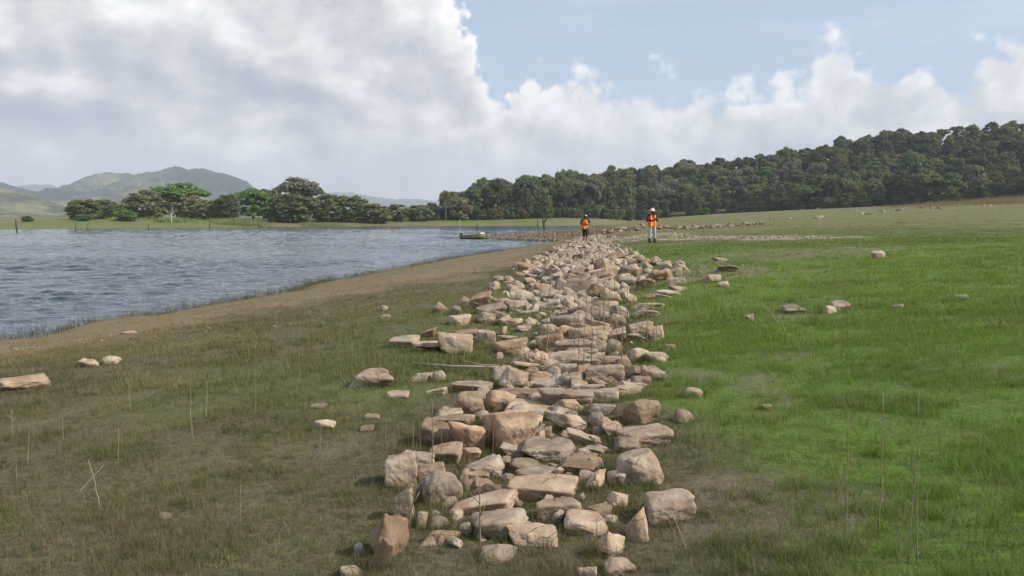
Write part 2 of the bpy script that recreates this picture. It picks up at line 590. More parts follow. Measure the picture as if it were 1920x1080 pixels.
def stone_material():
    m, g, p = mat('weathered_stone')
    tc = g.new('ShaderNodeTexCoord')
    oi = g.new('ShaderNodeObjectInfo')
    geo = g.new('ShaderNodeNewGeometry')
    shift = g.vmath('SCALE', (37.0, 11.0, 53.0), scale=oi.outputs['Random'])
    v = g.vmath('ADD', geo.outputs['Position'], shift)
    n1 = g.noise(v, 5.0, 6.0, 0.6)
    n2 = g.noise(v, 30.0, 5.0, 0.65)
    n3 = g.noise(v, 2.6, 3.0, 0.5, 0.6)
    c = g.mix(g.ramp(n1, 0.3, 0.72), (0.250, 0.200, 0.150), (0.44, 0.375, 0.295))
    c = g.mix(g.ramp(n3, 0.46, 0.70, 0.0, 0.75), c, (0.225, 0.158, 0.102))     # ochre stain
    c = g.mix(g.ramp(n2, 0.60, 0.78, 0.0, 0.6), c, (0.155, 0.130, 0.100))        # dark specks
    c = g.mix(g.ramp(g.noise(v, 9.0, 5.0, 0.7), 0.58, 0.74, 0.0, 0.5), c, (0.52, 0.47, 0.39))   # bleached patches
    warp = g.vmath('ADD', v, g.vmath('SCALE', (1.0, 1.0, 1.0), scale=g.math('MULTIPLY', n1, 0.12)))
    crk = g.ramp(g.voronoi(warp, 4.5, 'DISTANCE_TO_EDGE'), 0.0, 0.022, 1.0, 0.0)
    crk = g.math('MULTIPLY', crk, g.ramp(g.noise(v, 1.7, 2.0), 0.48, 0.6))
    c = g.mix(g.math('MULTIPLY', crk, 0.75), c, (0.07, 0.055, 0.042))            # cracks
    lich = g.ramp(g.noise(v, 14.0, 4.0, 0.7), 0.60, 0.66, 0.0, 0.55)
    c = g.mix(g.math('MULTIPLY', lich, g.ramp(g.noise(v, 1.9, 2.0), 0.45, 0.6)), c, (0.205, 0.200, 0.180))   # grey lichen
    c = g.mix(1.0, c, oi.outputs['Color'], 'MULTIPLY')
    g.l.new(c, p.inputs['Base Color'])
    p.inputs['Roughness'].default_value = 0.9
    p.inputs['Specular IOR Level'].default_value = 0.2
    bmp = g.new('ShaderNodeBump')
    bmp.inputs['Strength'].default_value = 0.65
    bmp.inputs['Distance'].default_value = 0.018
    pit = g.ramp(g.voronoi(v, 26.0), 0.0, 0.28)
    g.l.new(g.math('ADD', g.math('ADD', n1, g.math('MULTIPLY', n2, 0.45)), g.math('SUBTRACT', g.math('MULTIPLY', pit, 0.16), g.math('MULTIPLY', crk, 0.5))), bmp.inputs['Height'])
    g.l.new(bmp.outputs[0], p.inputs['Normal'])
    return m


def water_material():
    m, g, p = mat('lake_water')
    geo = g.new('ShaderNodeNewGeometry')
    pos = geo.outputs['Position']
    p.inputs['Base Color'].default_value = (0.032, 0.050, 0.070, 1)
    p.inputs['Roughness'].default_value = 0.04
    p.inputs['IOR'].default_value = 1.333
    bmp = g.new('ShaderNodeBump')
    bmp.inputs['Strength'].default_value = 1.0
    bmp.inputs['Distance'].default_value = 0.18
    a = g.noise(g.vmath('MULTIPLY', pos, (0.7, 1.5, 1.0)), 1.5, 4.0, 0.62)
    b = g.noise(g.vmath('MULTIPLY', pos, (0.35, 0.8, 1.0)), 0.5, 3.0, 0.6, 0.4)
    gust = g.ramp(g.noise(g.vmath('MULTIPLY', pos, (0.5, 1.0, 1.0)), 0.045, 3.0, 0.5), 0.3, 0.7, 0.55, 1.2)
    g.l.new(g.math('MULTIPLY', g.math('ADD', a, g.math('MULTIPLY', b, 0.8)), gust), bmp.inputs['Height'])
    g.l.new(bmp.outputs[0], p.inputs['Normal'])
    return m


def foliage_material():
    m, g, p = mat('foliage')
    oi = g.new('ShaderNodeObjectInfo')
    geo = g.new('ShaderNodeNewGeometry')
    n = g.noise(geo.outputs['Position'], 0.45, 4.0, 0.6)
    r = geo.outputs['Random Per Island']
    f = g.math('MULTIPLY', g.ramp(n, 0.3, 0.7, 0.70, 1.35, smooth=False), g.math('ADD', 0.72, g.math('MULTIPLY', r, 0.56)))
    c = g.vmath('SCALE', oi.outputs['Color'], scale=f)
    g.l.new(c, p.inputs['Base Color'])
    p.inputs['Roughness'].default_value = 0.6
    p.inputs['Specular IOR Level'].default_value = 0.25
    tr = g.new('ShaderNodeBsdfTranslucent')
    g.l.new(g.vmath('MULTIPLY', c, (1.1, 1.25, 0.6)), tr.inputs['Color'])
    mx = g.new('ShaderNodeMixShader')
    mx.inputs[0].default_value = 0.28
    g.l.new(p.outputs[0], mx.inputs[1])
    g.l.new(tr.outputs[0], mx.inputs[2])
    g.l.new(mx.outputs[0], m.node_tree.nodes['Material Output'].inputs[0])
    return m


def grass_material():
    m, g, p = mat('grass_blades')
    at = g.new('ShaderNodeAttribute', attribute_name='tint')
    at.attribute_type = 'INSTANCER'
    geo = g.new('ShaderNodeNewGeometry')
    r = geo.outputs['Random Per Island']
    c = g.vmath('SCALE', at.outputs['Color'], scale=g.math('ADD', 0.65, g.math('MULTIPLY', r, 0.7)))
    dry = g.ramp(r, 0.86, 0.9)
    c = g.mix(g.math('MULTIPLY', dry, 0.7), c, (0.24, 0.19, 0.10))
    g.l.new(c, p.inputs['Base Color'])
    p.inputs['Roughness'].default_value = 0.6
    p.inputs['Specular IOR Level'].default_value = 0.25
    tr = g.new('ShaderNodeBsdfTranslucent')
    g.l.new(g.vmath('MULTIPLY', c, (1.1, 1.2, 0.6)), tr.inputs['Color'])
    mx = g.new('ShaderNodeMixShader')
    mx.inputs[0].default_value = 0.3
    g.l.new(p.outputs[0], mx.inputs[1])
    g.l.new(tr.outputs[0], mx.inputs[2])
    g.l.new(mx.outputs[0], m.node_tree.nodes['Material Output'].inputs[0])
    return m


def hill_material(name, dark, light, lo, hi, scale=0.01):
    m, g, p = mat(name)
    geo = g.new('ShaderNodeNewGeometry')
    pos = geo.outputs['Position']
    n = g.noise(pos, scale, 6.0, 0.62)
    c = g.mix(g.ramp(n, lo, hi), dark, light)
    n2 = g.noise(pos, scale * 12, 4.0, 0.7)
    c = g.vmath('SCALE', c, scale=g.ramp(n2, 0.3, 0.7, 0.65, 1.3, smooth=False))
    g.l.new(c, p.inputs['Base Color'])
    p.inputs['Roughness'].default_value = 0.95
    p.inputs['Specular IOR Level'].default_value = 0.0
    return m


M_GROUND = ground_material()
M_STONE = stone_material()
M_WATER = water_material()
M_LEAF = foliage_material()
M_GRASS = grass_material()
M_BARK = simple_mat('bark', (0.15, 0.125, 0.10), 0.9, 0.3, 3.0)
M_PALEBARK = simple_mat('pale_bark', (0.42, 0.39, 0.35), 0.9, 0.2, 3.0)
M_SNAG = simple_mat('drowned_wood', (0.055, 0.045, 0.038), 0.85, 0.3, 5.0)
M_STALK = simple_mat('dry_stalk', (0.21, 0.165, 0.105), 0.85, 0.35, 12.0)
M_STRAW = simple_mat('bleached_stick', (0.42, 0.35, 0.24), 0.85, 0.25, 10.0)


# ------------------------------------------------------------------ ground sheet
def sinh_axis(lo, hi, n, k):
    a, b = math.asinh(lo / k), math.asinh(hi / k)
    return np.sinh(np.linspace(a, b, n)) * k


def build_ground():
    xs = sinh_axis(-6000, 6000, 430, 6.0)
    ys = sinh_axis(-60, 8000, 470, 7.0)
    X, Y = np.meshgrid(xs, ys)
    x, y = X.ravel(), Y.ravel()
    z = height(x, y)
    far = sstep(np.hypot(x, y), 600, 1200)
    z = np.where(far > 0, z * (1 - far) + np.minimum(z, 2.0) * far, z)
    nx, ny = len(xs), len(ys)
    i = np.arange(nx * ny).reshape(ny, nx)
    f = np.stack([i[:-1, :-1], i[:-1, 1:], i[1:, 1:], i[1:, :-1]], axis=-1).reshape(-1, 4)
    me = mesh_np('ground', np.stack([x, y, z], 1), f, smooth=True)
    lu, ta, ba, gr = zones(x, y)
    ca = me.attributes.new('zone', 'FLOAT_COLOR', 'POINT')
    ca.data.foreach_set('color', np.stack([lu, ta, ba, gr], 1).astype(np.float32).ravel())
    o = link('ground', me, mat=M_GROUND)
    tag(o, kind='structure')


build_ground()


def build_lake():
    us = np.concatenate([np.linspace(-5, -0.95, 40)[:-1], np.linspace(-0.95, 0.42, 520)])
    ys = np.geomspace(8.0, 420.0, 900)
    U, Y = np.meshgrid(us, ys)
    x, y = (U * Y).ravel(), Y.ravel()
    r2 = np.random.default_rng(5)
    d = -shore_dist(x, y)
    damp = 0.25 + 0.75 * sstep(d, 0, 9)
    spacing = np.maximum(y * 0.0044, 0.02)
    wx = x + 1.6 * (fbm(x * 0.10, y * 0.10, 2) - 0.5)
    wy = y + 2.4 * (fbm(x * 0.13 + 9, y * 0.13, 2) - 0.5)
    z = np.zeros(len(x))
    for k in range(52):
        lam = 0.30 * (3.3 / 0.30) ** r2.random()
        a = R(-90) + r2.normal(0, 0.34) + 0.2
        ph = r2.random() * 6.28
        kk = 2 * math.pi / lam
        amp = 0.0042 * lam ** 0.78 * (0.6 + 0.8 * r2.random())
        fade = sstep(lam / spacing, 1.6, 3.2)
        t = kk * (wx * math.cos(a) + wy * math.sin(a)) + ph
        z += amp * fade * (np.sin(t) + 0.25 * np.sin(2 * t + 0.5))
    gust = 0.55 + 1.1 * sstep(fbm(x * 0.02, y * 0.06, 4), 0.3, 0.68)
    z *= damp * gust * 1.65
    nx, ny = len(us), len(ys)
    i = np.arange(nx * ny).reshape(ny, nx)
    f = np.stack([i[:-1, :-1], i[:-1, 1:], i[1:, 1:], i[1:, :-1]], axis=-1).reshape(-1, 4)
    keep = (d.reshape(ny, nx) > -3.0)
    kf = keep[:-1, :-1] | keep[1:, 1:] | keep[:-1, 1:] | keep[1:, :-1]
    f = f[kf.ravel()]
    used = np.unique(f)
    remap = np.full(nx * ny, -1)
    remap[used] = np.arange(len(used))
    v = np.stack([x, y, WATER + z], 1)[used]
    me = mesh_np('water', v, remap[f], smooth=True)
    o = link('water', me, mat=M_WATER)
    tag(o, kind='structure')


build_lake()


# ------------------------------------------------------------------ far hills
def ridge(name, D, prof, depth, m, rough=0.12, seed=0, base=0.0, front=0.5):
    """a range of hills whose crest follows prof (photo px, px) at distance D"""
    px = np.array([p[0] for p in prof], float)
    py = np.array([p[1] for p in prof], float)
    cx = (px - 960) / F * D
    cz = (405 - py) / F * D + CAM_Z
    n = 560
    xs = np.linspace(cx[0], cx[-1], n)
    ts = np.linspace(-1, 1, 120)
    X, T = np.meshgrid(xs, ts)
    crest = np.interp(X, cx, cz)
    crest = crest + (fbm(X / D * 90 + seed, X * 0 + seed, 4) - 0.5) * 0.035 * np.max(cz)
    sc = 9.0 / depth
    rid = np.abs(fbm(X * sc + seed * 3, T * depth * sc * 0.6 + seed, 5) - 0.5) * 2
    dep = depth * (1.0 + 0.35 * (fbm(X * sc * 0.4, X * 0 + seed + 4, 2) - 0.5))
    fall = np.clip(1 - np.abs(T), 0, 1)
    prof_t = fall ** 1.15
    z = crest * prof_t * (1 - rough * 3.4 * rid * np.sin(np.pi * fall) ** 0.8) + 0.06 * np.max(cz) * (fbm(X * sc * 11, T * depth * sc * 11, 3, 0.6) - 0.5) * sstep(fall, 0, 0.2)
    Yw = D + T * dep + 0.25 * depth * (fbm(X * sc * 0.5, X * 0 + seed + 9, 3) - 0.5)
    i = np.arange(X.size).reshape(X.shape)
    f = np.stack([i[:-1, :-1], i[:-1, 1:], i[1:, 1:], i[1:, :-1]], axis=-1).reshape(-1, 4)
    me = mesh_np(name, np.stack([X.ravel(), Yw.ravel(), z.ravel() + base], 1), f, smooth=True)
    return tag(link(name, me, mat=m), kind='structure')


M_HDARK = hill_material('wooded_hillside', (0.022, 0.032, 0.020), (0.15, 0.15, 0.08), 0.46, 0.64, 0.006)
M_HMID = hill_material('scrub_hillside', (0.065, 0.075, 0.040), (0.19, 0.185, 0.095), 0.42, 0.62, 0.008)
M_HFAR = hill_material('distant_hillside', (0.05, 0.06, 0.04), (0.12, 0.12, 0.07), 0.45, 0.65, 0.002)
ridge('mountain', 3200, [(-420, 400), (-330, 372), (-220, 352), (-120, 358), (-40, 340), (0, 342), (27, 344), (50, 351), (75, 360), (110, 356), (150, 345),
                         (175, 337), (190, 330), (212, 324), (230, 325), (270, 325), (300, 319), (325, 310), (342, 313), (360, 318),
                         (400, 315), (425, 324), (448, 333), (465, 341), (482, 352), (510, 366), (560, 384), (640, 400)], 900, M_HDARK, 0.42, 2)
ridge('foothill', 1500, [(-560, 396), (-300, 360), (-120, 338), (-40, 347), (0, 352), (37, 359), (70, 371), (100, 381), (125, 388), (160, 395), (210, 402)], 380, M_HMID, 0.10, 5)
ridge('foothill.001', 2100, [(60, 400), (122, 389), (150, 381), (185, 366), (215, 372), (240, 354), (257, 347), (280, 354), (310, 368), (350, 380), (420, 392), (470, 400)], 420, M_HMID, 0.12, 8)
ridge('distant_hill', 6500, [(-500, 396), (-200, 350), (-60, 352), (40, 352), (80, 346), (110, 348), (150, 358), (300, 372), (500, 372), (560, 362), (612, 360), (662, 361),
                             (700, 369), (740, 374), (790, 373), (840, 380), (900, 372), (1000, 378), (1150, 392), (1300, 402)], 1500, M_HFAR, 0.10, 11)


# ------------------------------------------------------------------ stones
def unit_ico(sub):
    bm = bmesh.new()
    bmesh.ops.create_icosphere(bm, subdivisions=sub, radius=1.0)
    v = np.array([p.co[:] for p in bm.verts])
    f = np.array([[q.index for q in p.verts] for p in bm.faces])
    bm.free()
    return v, f


ICO = {s: unit_ico(s) for s in (2, 3, 5)}


def make_stone(kind, seed, sub):
    """rounded block: soft intersection of half spaces, then weathered"""
    r = np.random.default_rng(seed)
    v, f = ICO[sub]
    d = v / np.linalg.norm(v, axis=1)[:, None]
    if kind == 'round':
        N, p, jit = 12, 10.0, 1.0
    elif kind == 'block':
        N, p, jit = 3, 20.0, 0.28
    elif kind == 'slab':
        N, p, jit = 2, 12.0, 0.22
    else:
        N, p, jit = 5, 24.0, 0.6
    nrm, dist = [], []
    for ax in range(3):
        for s in (-1, 1):
            a = np.zeros(3)
            a[ax] = s
            a += r.normal(0, 0.20 if kind != 'wedge' else 0.38, 3)
            nrm.append(a / np.linalg.norm(a))
            dist.append(0.72 + 0.25 * r.random())
    for _ in range(N):
        a = r.normal(0, 1, 3)
        nrm.append(a / np.linalg.norm(a))
        dist.append(0.80 + 0.28 * r.random())
    nrm, dist = np.array(nrm), np.array(dist)
    t = np.maximum(d @ nrm.T, 1e-3) / dist
    rad = np.sum(t ** p, axis=1) ** (-1.0 / p)
    off = Vector(r.random(3) * 50)
    if sub >= 3:
        dn = np.array([mnoise.fractal(Vector(q) * 1.5 + off, 1.0, 2.0, 5 if sub > 3 else 3) for q in d])
        rad = rad * (1 + 0.105 * dn)
        if sub > 3:
            w = np.array([abs(mnoise.noise(Vector(q) * 3.1 - off)) for q in d])
            rad = rad * (1 - 0.05 * np.exp(-(w / 0.05) ** 2))       # worn furrows
            for _ in range(r.integers(1, 5)):                        # solution pits and dents
                a = r.normal(0, 1, 3)
                a /= np.linalg.norm(a)
                rad = rad * (1 - r.uniform(0.05, 0.22) * np.exp(-((1 - d @ a) / r.uniform(0.01, 0.09)) ** 1.5))
    co = d * rad[:, None]
    lo, hi = co.min(0), co.max(0)
    co = (co - (lo + hi) / 2) / (hi - lo)
    me = mesh_np('stone_' + kind, co, f, smooth=sub > 3)
    me.materials.append(M_STONE)
    return me


KINDS = ('round', 'block', 'slab', 'wedge')
ST_HI = {k: [make_stone(k, 100 + 17 * i + 7 * j, 5) for i in range(8)] for j, k in enumerate(KINDS)}
ST_LO = {k: [make_stone(k, 500 + 13 * i + 7 * j, 3) for i in range(7)] for j, k in enumerate(KINDS)}
TINTS = {'t': (1.04, 0.97, 0.90), 'w': (1.15, 1.09, 1.02), 'b': (0.80, 0.69, 0.58), 'g': (0.86, 0.82, 0.77), 'o': (1.02, 0.89, 0.75)}
_cnt = [0]
FOOT = []        # stone footprints (x, y, radius) so that grass keeps clear of them


def place_stone(box, kind='round', tint='t', parent=None, name='stone', tilt=0.0, deep=0.95, lo=False):
    x0, y0, x1, y1 = box
    gx, gy, gz = ground_at((x0 + x1) / 2, y1)
    mpp = gy / F
    W = (x1 - x0) * mpp * 1.12
    a = math.atan2(CAM_Z - gz, gy)
    Hp = (y1 - y0) * mpp
    D = W * deep
    if kind == 'slab':
        D = min(D, Hp / math.sin(a) * 0.6)
    D = min(D, 0.85 * Hp / max(math.sin(a), 0.02))
    H = max((Hp - 0.58 * D * math.sin(a)) / math.cos(a), 0.42 * Hp)
    H = min(H, 1.25 * W)
    _cnt[0] += 1
    lib = (ST_LO if lo else ST_HI)[kind]
    me = lib[(_cnt[0] * 5 + int(x0)) % len(lib)]
    o = bpy.data.objects.new(name, me)
    COL.objects.link(o)
    cy = gy + D * 0.42
    gz2 = min(gz, hgt(gx, cy))
    H *= 1.05
    H2 = H + 0.20 * H + 0.025
    o.location = (gx * cy / gy, cy, gz2 + H - H2 / 2 + 0.0)
    o.scale = (W, D, H2)
    o.rotation_euler = (random.uniform(-0.10, 0.14), tilt, random.uniform(-0.25, 0.25))
    t = TINTS[tint]
    j = random.uniform(0.78, 1.16)
    q = random.uniform(-0.06, 0.06)
    o.color = (t[0] * j * (1 + q), t[1] * j, t[2] * j * (1 - q), 1)
    FOOT.append((o.location.x, cy, 0.5 * math.sqrt(W * D)))
    if parent is not None:
        o.parent = parent
    return o


wall = tag(empty('stone_wall', (0, 0, 0)), 'long collapsed dry stone wall of tan blocks running from the foreground towards the walkers', 'stone wall')
# the stones of the near part of the wall, one by one: x0, y0, x1, y1 in the photograph, shape, colour
NEAR = '''
693 955 765 1050 wedge b|640 1056 676 1086 round w|664 1018 684 1042 round g|721 846 780 914 block t|748 842 810 880 block w
783 866 834 904 block t|787 879 866 950 round t|736 904 777 976 slab t|760 903 792 945 block b|780 957 802 990 block t|808 956 827 972 round g
804 969 842 990 round g|789 994 862 1022 slab t|826 929 860 952 round g|850 929 972 968 slab t|884 952 990 1014 round w|860 980 888 1005 round g
893 1017 982 1056 wedge w|806 834 868 872 slab b|874 849 942 892 wedge t|866 875 920 898 round t|862 887 882 920 round g|888 896 936 917 round t
858 837 902 860 slab o|942 826 988 860 block t|985 818 1078 868 block t|986 800 1037 828 wedge t|1040 850 1114 890 block b|1104 855 1132 878 block t
1086 835 1132 855 slab t|1062 804 1124 836 block g|940 855 964 875 round t|957 857 1022 888 round g|968 867 1062 904 wedge t|950 894 1088 942 slab t
886 904 980 944 slab b|1092 879 1138 924 wedge w|1142 877 1183 912 round w|1158 842 1240 910 round w|1139 922 1178 954 wedge w|1006 933 1084 979 slab g
1102 947 1146 972 block b|1058 962 1142 1004 round t|1170 950 1214 1016 wedge t|1204 916 1290 980 block t|1116 991 1168 1048 wedge t|950 984 1043 1030 wedge w
1126 1044 1190 1082 round t|1084 1062 1120 1094 wedge t|810 761 864 790 block w|806 779 888 798 slab w|841 731 907 783 round t|910 729 965 770 round o
938 721 1022 754 slab b|946 749 1052 783 block t|994 737 1049 760 block t|906 764 1015 820 round o|918 777 1004 852 block o|788 786 862 840 round b
845 784 910 846 block o|985 800 1039 830 wedge t|1026 769 1107 815 wedge t|936 688 989 733 wedge w|924 684 957 716 wedge t|986 689 1009 716 block b
990 695 1040 720 round b|981 715 1002 731 round g|996 709 1064 733 block t|1051 696 1100 730 round t|1016 682 1052 701 block b|1046 680 1080 708 wedge t
1066 681 1100 713 wedge b|1012 719 1108 768 block t|1046 744 1092 776 wedge o|846 714 924 740 slab w|796 726 840 740 slab w
1174 746 1235 796 round o|1162 796 1249 836 slab w|1128 787 1167 822 block t|1105 772 1132 803 round t|1144 817 1199 850 round b|1106 751 1149 779 wedge g
1098 726 1159 754 wedge t|1138 718 1209 742 slab w|1080 717 1135 735 slab t|1095 679 1165 723 block t|1176 702 1225 722 wedge w|1203 683 1244 716 round g
1176 685 1215 708 round g|1148 671 1182 704 round g|818 621 882 666 wedge o|773 634 838 660 slab w|732 631 785 655 slab w|782 616 817 633 block o
853 615 894 638 slab b|897 616 929 646 block w|932 627 969 640 slab w|926 638 989 667 block b|841 590 882 610 block w|806 567 837 588 wedge t
844 573 865 592 round g|859 555 882 575 wedge o|873 546 919 581 block o|896 570 945 590 slab w|894 585 929 606 wedge t|924 584 955 598 block b
927 592 980 611 wedge w|946 561 992 583 block w|966 581 1005 591 slab w|973 657 1015 684 round t|958 676 1007 696 slab t|1002 528 1037 556 round b
1031 587 1100 620 round t|1012 607 1045 638 round t|1039 609 1080 640 round t|1082 607 1112 628 round b|1096 595 1139 623 block t|1136 587 1172 618 round b
1069 612 1145 645 block t|1132 616 1172 641 block t|1004 624 1057 661 wedge b|1041 636 1109 664 slab t|1047 649 1119 676 round t|1021 657 1082 686 wedge t
1074 671 1125 685 slab t|1106 638 1132 655 round t|1137 636 1165 666 round g|1122 667 1182 700 block b|1176 604 1219 626 block w|1212 611 1249 640 block w
1173 625 1216 642 slab w|1179 651 1214 680 round t|1209 656 1254 680 round t|1064 567 1104 593 wedge b|1099 562 1155 590 slab w|1144 571 1182 601 wedge g
1189 566 1240 583 slab w|1184 579 1235 596 slab w|1189 522 1225 543 slab b|1246 519 1284 535 block t|1257 535 1290 546 slab w|1217 543 1277 555 slab w
1207 549 1259 561 slab w|1099 532 1139 563 wedge b|1091 522 1114 543 wedge t|960 660 990 690 wedge t|1000 660 1028 690 round t|1166 545 1192 568 wedge t
1050 545 1086 566 wedge t|1010 562 1050 584 slab w|1128 545 1160 566 round t|1222 505 1262 526 block o|1258 500 1284 516 slab t|1160 500 1200 524 block b
1186 486 1230 502 slab b|1128 474 1168 494 block b'''
for tok in NEAR.replace('\n', '|').split('|'):
    tok = tok.strip()
    if not tok:
        continue
    a = tok.split()
    small = (int(a[2]) - int(a[0])) < 34
    place_stone(tuple(int(q) for q in a[:4]), a[4], a[5], wall, tilt=random.uniform(-0.18, 0.18), lo=small)
# leaning plank-like stone at the near end
o = place_stone((690, 996, 730, 1070), 'slab', 'o', wall, tilt=0.0, deep=0.35)
o.scale = (0.075, 0.10, 0.30)
o.rotation_euler = (R(18), R(26), 0.1)
n_near = len(wall.children)


def world_stone(x, y, W, D, H, parent, kind=None, tint=None, sink=0.25, up=0.0, lo=True):
    kind = kind or random.choice(('wedge', 'block', 'slab', 'wedge', 'round', 'block'))
    lib = (ST_LO if lo else ST_HI)[kind]
    o = bpy.data.objects.new('stone', random.choice(lib))
    COL.objects.link(o)
    o.location = (x, y, hgt(x, y) + H * (0.5 - sink) + up)
    o.scale = (W, D, H)
    o.rotation_euler = (random.gauss(0, 0.35), random.gauss(0, 0.35), random.uniform(0, 6.28))
    t = TINTS[tint or random.choice('ttwwgbtw')]
    j = random.uniform(0.72, 1.16)
    o.color = (t[0] * j, t[1] * j, t[2] * j, 1)
    if parent is not None:
        o.parent = parent
    FOOT.append((x, y, 0.45 * math.sqrt(W * D)))
    return o


def wall_halfwidth(y):
    return float(np.interp(y, [12, 16, 19, 22, 30, 40, 52, 62], [0.5, 0.7, 1.35, 1.75, 1.75, 1.35, 0.95, 0.8]))


# the further run of the wall: the bigger stones as parts, the rest as one heap of rubble
r3 = np.random.default_rng(21)
left_n = 300 - n_near
for i in range(left_n):
    y = 17.5 + 25.0 * r3.random() ** 1.1
    hw = wall_halfwidth(y)
    off = float(np.clip(r3.normal(0, 0.55), -1.25, 1.25)) * hw
    x = float(wall_x(y)) + off - 0.25
    s = (0.24 + 0.32 * r3.random() ** 1.7)
    up = 0.14 * max(0.0, 1 - abs(off) / hw) * float(sstep(y, 15, 22)) * (1 - float(sstep(y, 34, 46))) * r3.random()
    world_stone(x, y, s * 1.3, s * 0.8, s * (0.4 + 0.5 * r3.random()), wall, up=up)

LOWV = []
for k in KINDS:
    for i in range(4):
        me_ = make_stone(k, 900 + i * 31, 2)
        co_ = np.array([q.co[:] for q in me_.vertices])
        f_ = np.array([list(q.vertices) for q in me_.polygons])
        LOWV.append((co_, f_))


def rubble(name, items, parent=None):
    """many small stones as one mesh; items (x, y, z, sx, sy, sz)"""
    V, Fc, b = [], [], 0
    for (x, y, z, sx, sy, sz) in items:
        co, f = LOWV[rng.integers(len(LOWV))]
        a = rng.random() * 6.28
        tx, ty = rng.normal(0, 0.45, 2)
        Rm = np.array(Matrix.Rotation(a, 3, 'Z') @ Matrix.Rotation(tx, 3, 'X') @ Matrix.Rotation(ty, 3, 'Y'))
        V.append((co * (sx, sy, sz)) @ Rm.T + (x, y, z))
        Fc.append(f + b)
        b += len(co)
    me = mesh_np(name, np.concatenate(V), np.concatenate(Fc), smooth=False)
    me.materials.append(M_STONE)
    o = link(name, me, parent)
    o.color = (1.06, 1.04, 1.0, 1)
    return tag(o, kind='stuff')


items = []
for i in range(1700):
    y = 15.0 + 50.0 * r3.random() ** 1.05
    hw = wall_halfwidth(y) * 1.1
    off = float(np.clip(r3.normal(0, 0.6), -1.4, 1.4)) * hw
    x = float(wall_x(y)) + off - 0.2
    s = 0.12 + 0.26 * r3.random() ** 1.5
    up = 0.14 * max(0.0, 1 - abs(off) / hw) * float(sstep(y, 15, 22)) * (1 - float(sstep(y, 34, 46))) * r3.random()
    s *= 1 - 0.3 * float(sstep(y, 36, 48))
    items.append((x, y, hgt(x, y) + s * 0.15 + up, s * 1.3, s, s * 0.7))
for i in range(340):                                   # chips between the near blocks
    y = 4.2 + 10 * r3.random()
    x = float(wall_x(y)) + r3.normal(0, 0.35)
    s = 0.03 + 0.07 * r3.random()
    items.append((x, y, hgt(x, y) + s * 0.15, s * 1.4, s, s * 0.7))
for i in range(200):                                   # middling stones under and between the blocks
    y = 6.8 + 10 * r3.random()
    x = float(wall_x(y)) + r3.normal(0, 0.36)
    s = 0.06 + 0.15 * r3.random()
    items.append((x, y, hgt(x, y) + s * 0.1, s * 1.4, s, s * 0.6))
tag(rubble('rubble', items, wall), 'small broken stones filling the heap between the larger blocks')


# single stones lying about: photo box, shape, colour, label
SINGLES = [
    ((2, 699, 92, 734), 'wedge', 'w', 'large pale flat boulder alone in the grass at the left edge of the picture'),
    ((152, 672, 188, 688), 'round', 'w', 'low pale stone, left one of the two lying together below the dry shore strip'),
    ((196, 666, 224, 684), 'round', 'w', 'pale rounded stone, right one of the two lying together below the dry shore strip'),
    ((650, 692, 736, 729), 'slab', 'w', 'broad layered flat stone in the grass left of the fallen bleached stick'),
    ((726, 732, 766, 748), 'slab', 'w', 'small flat stone just right below the broad layered stone'),
    ((767, 697, 813, 716), 'slab', 'w', 'flat stone with dark underside in the grass under the long bleached stick'),
    ((811, 694, 835, 716), 'round', 't', 'small upright stone touching the flat one under the long bleached stick'),
    ((582, 786, 632, 806), 'slab', 'w', 'thin white slab half sunk in the olive grass left of the wall'),
    ((583, 756, 612, 766), 'slab', 'w', 'thin white sliver of stone just above the sunken white slab'),
    ((676, 797, 702, 809), 'slab', 'g', 'small grey flat stone between the sunken white slab and the wall'),
    ((684, 777, 712, 786), 'slab', 'g', 'tiny flat stone in the grass above the small grey one beside the wall'),
    ((297, 961, 322, 974), 'round', 'w', 'small pinkish stone alone in the dark grass at the lower left'),
    ((1286, 726, 1316, 746), 'round', 'w', 'pale rounded stone in the green grass right of the wall, upper of two'),
    ((1265, 770, 1301, 794), 'round', 't', 'speckled rounded stone in the green grass right of the wall, lower of two'),
    ((1428, 757, 1446, 768), 'slab', 'w', 'small flat stone in bright green grass right of the two rounded stones'),
    ((1397, 588, 1412, 602), 'wedge', 'w', 'small upright angular white stone in the green field beside the forked twig'),
    ((1462, 574, 1504, 588), 'slab', 'g', 'low grey stone in the green field at the foot of the dry shrub'),
    ((1544, 572, 1568, 588), 'slab', 'w', 'narrow tilted white slab leaning before a grey stone in the green field'),
    ((1558, 565, 1590, 584), 'block', 'g', 'grey block behind the tilted white slab in the green field'),
    ((1634, 470, 1657, 484), 'round', 'w', 'lone whitish stone with dark base in the upper right field'),
    ((1338, 482, 1364, 490), 'slab', 't', 'small tan stone, farthest of the row right of the wall on bare ground'),
    ((1341, 497, 1379, 511), 'slab', 'g', 'dark flat layered rock on bare ground right of the wall'),
    ((1310, 512, 1350, 532), 'wedge', 't', 'peaked tan rock just left below the dark flat layered rock'),
    ((1346, 528, 1366, 539), 'round', 'w', 'small pale stone right below the peaked tan rock'),
    ((1243, 644, 1268, 660), 'block', 't', 'small square tan stone in the grass on the right flank of the wall'),
    ((1640, 847, 1654, 856), 'round', 'o', 'small reddish stone between the tall stalks at the lower right'),
    ((714, 590, 734, 599), 'slab', 'w', 'thin white flat stone at the upper left rim of the grass below the tan shore'),
    ((230, 620, 254, 627), 'slab', 'w', 'thin white slab on the dry brown strip beside the lake'),
    ((1674, 570, 1698, 580), 'slab', 'g', 'flat grey stone sunk in the bright field right of the grey block'),
    ((1792, 552, 1814, 562), 'round', 'g', 'grey stone sunk in grass near the right edge of the field'),
    ((715, 573, 727, 582), 'round', 'w', 'tiny white stone on the tan shore left of the wall'),
]
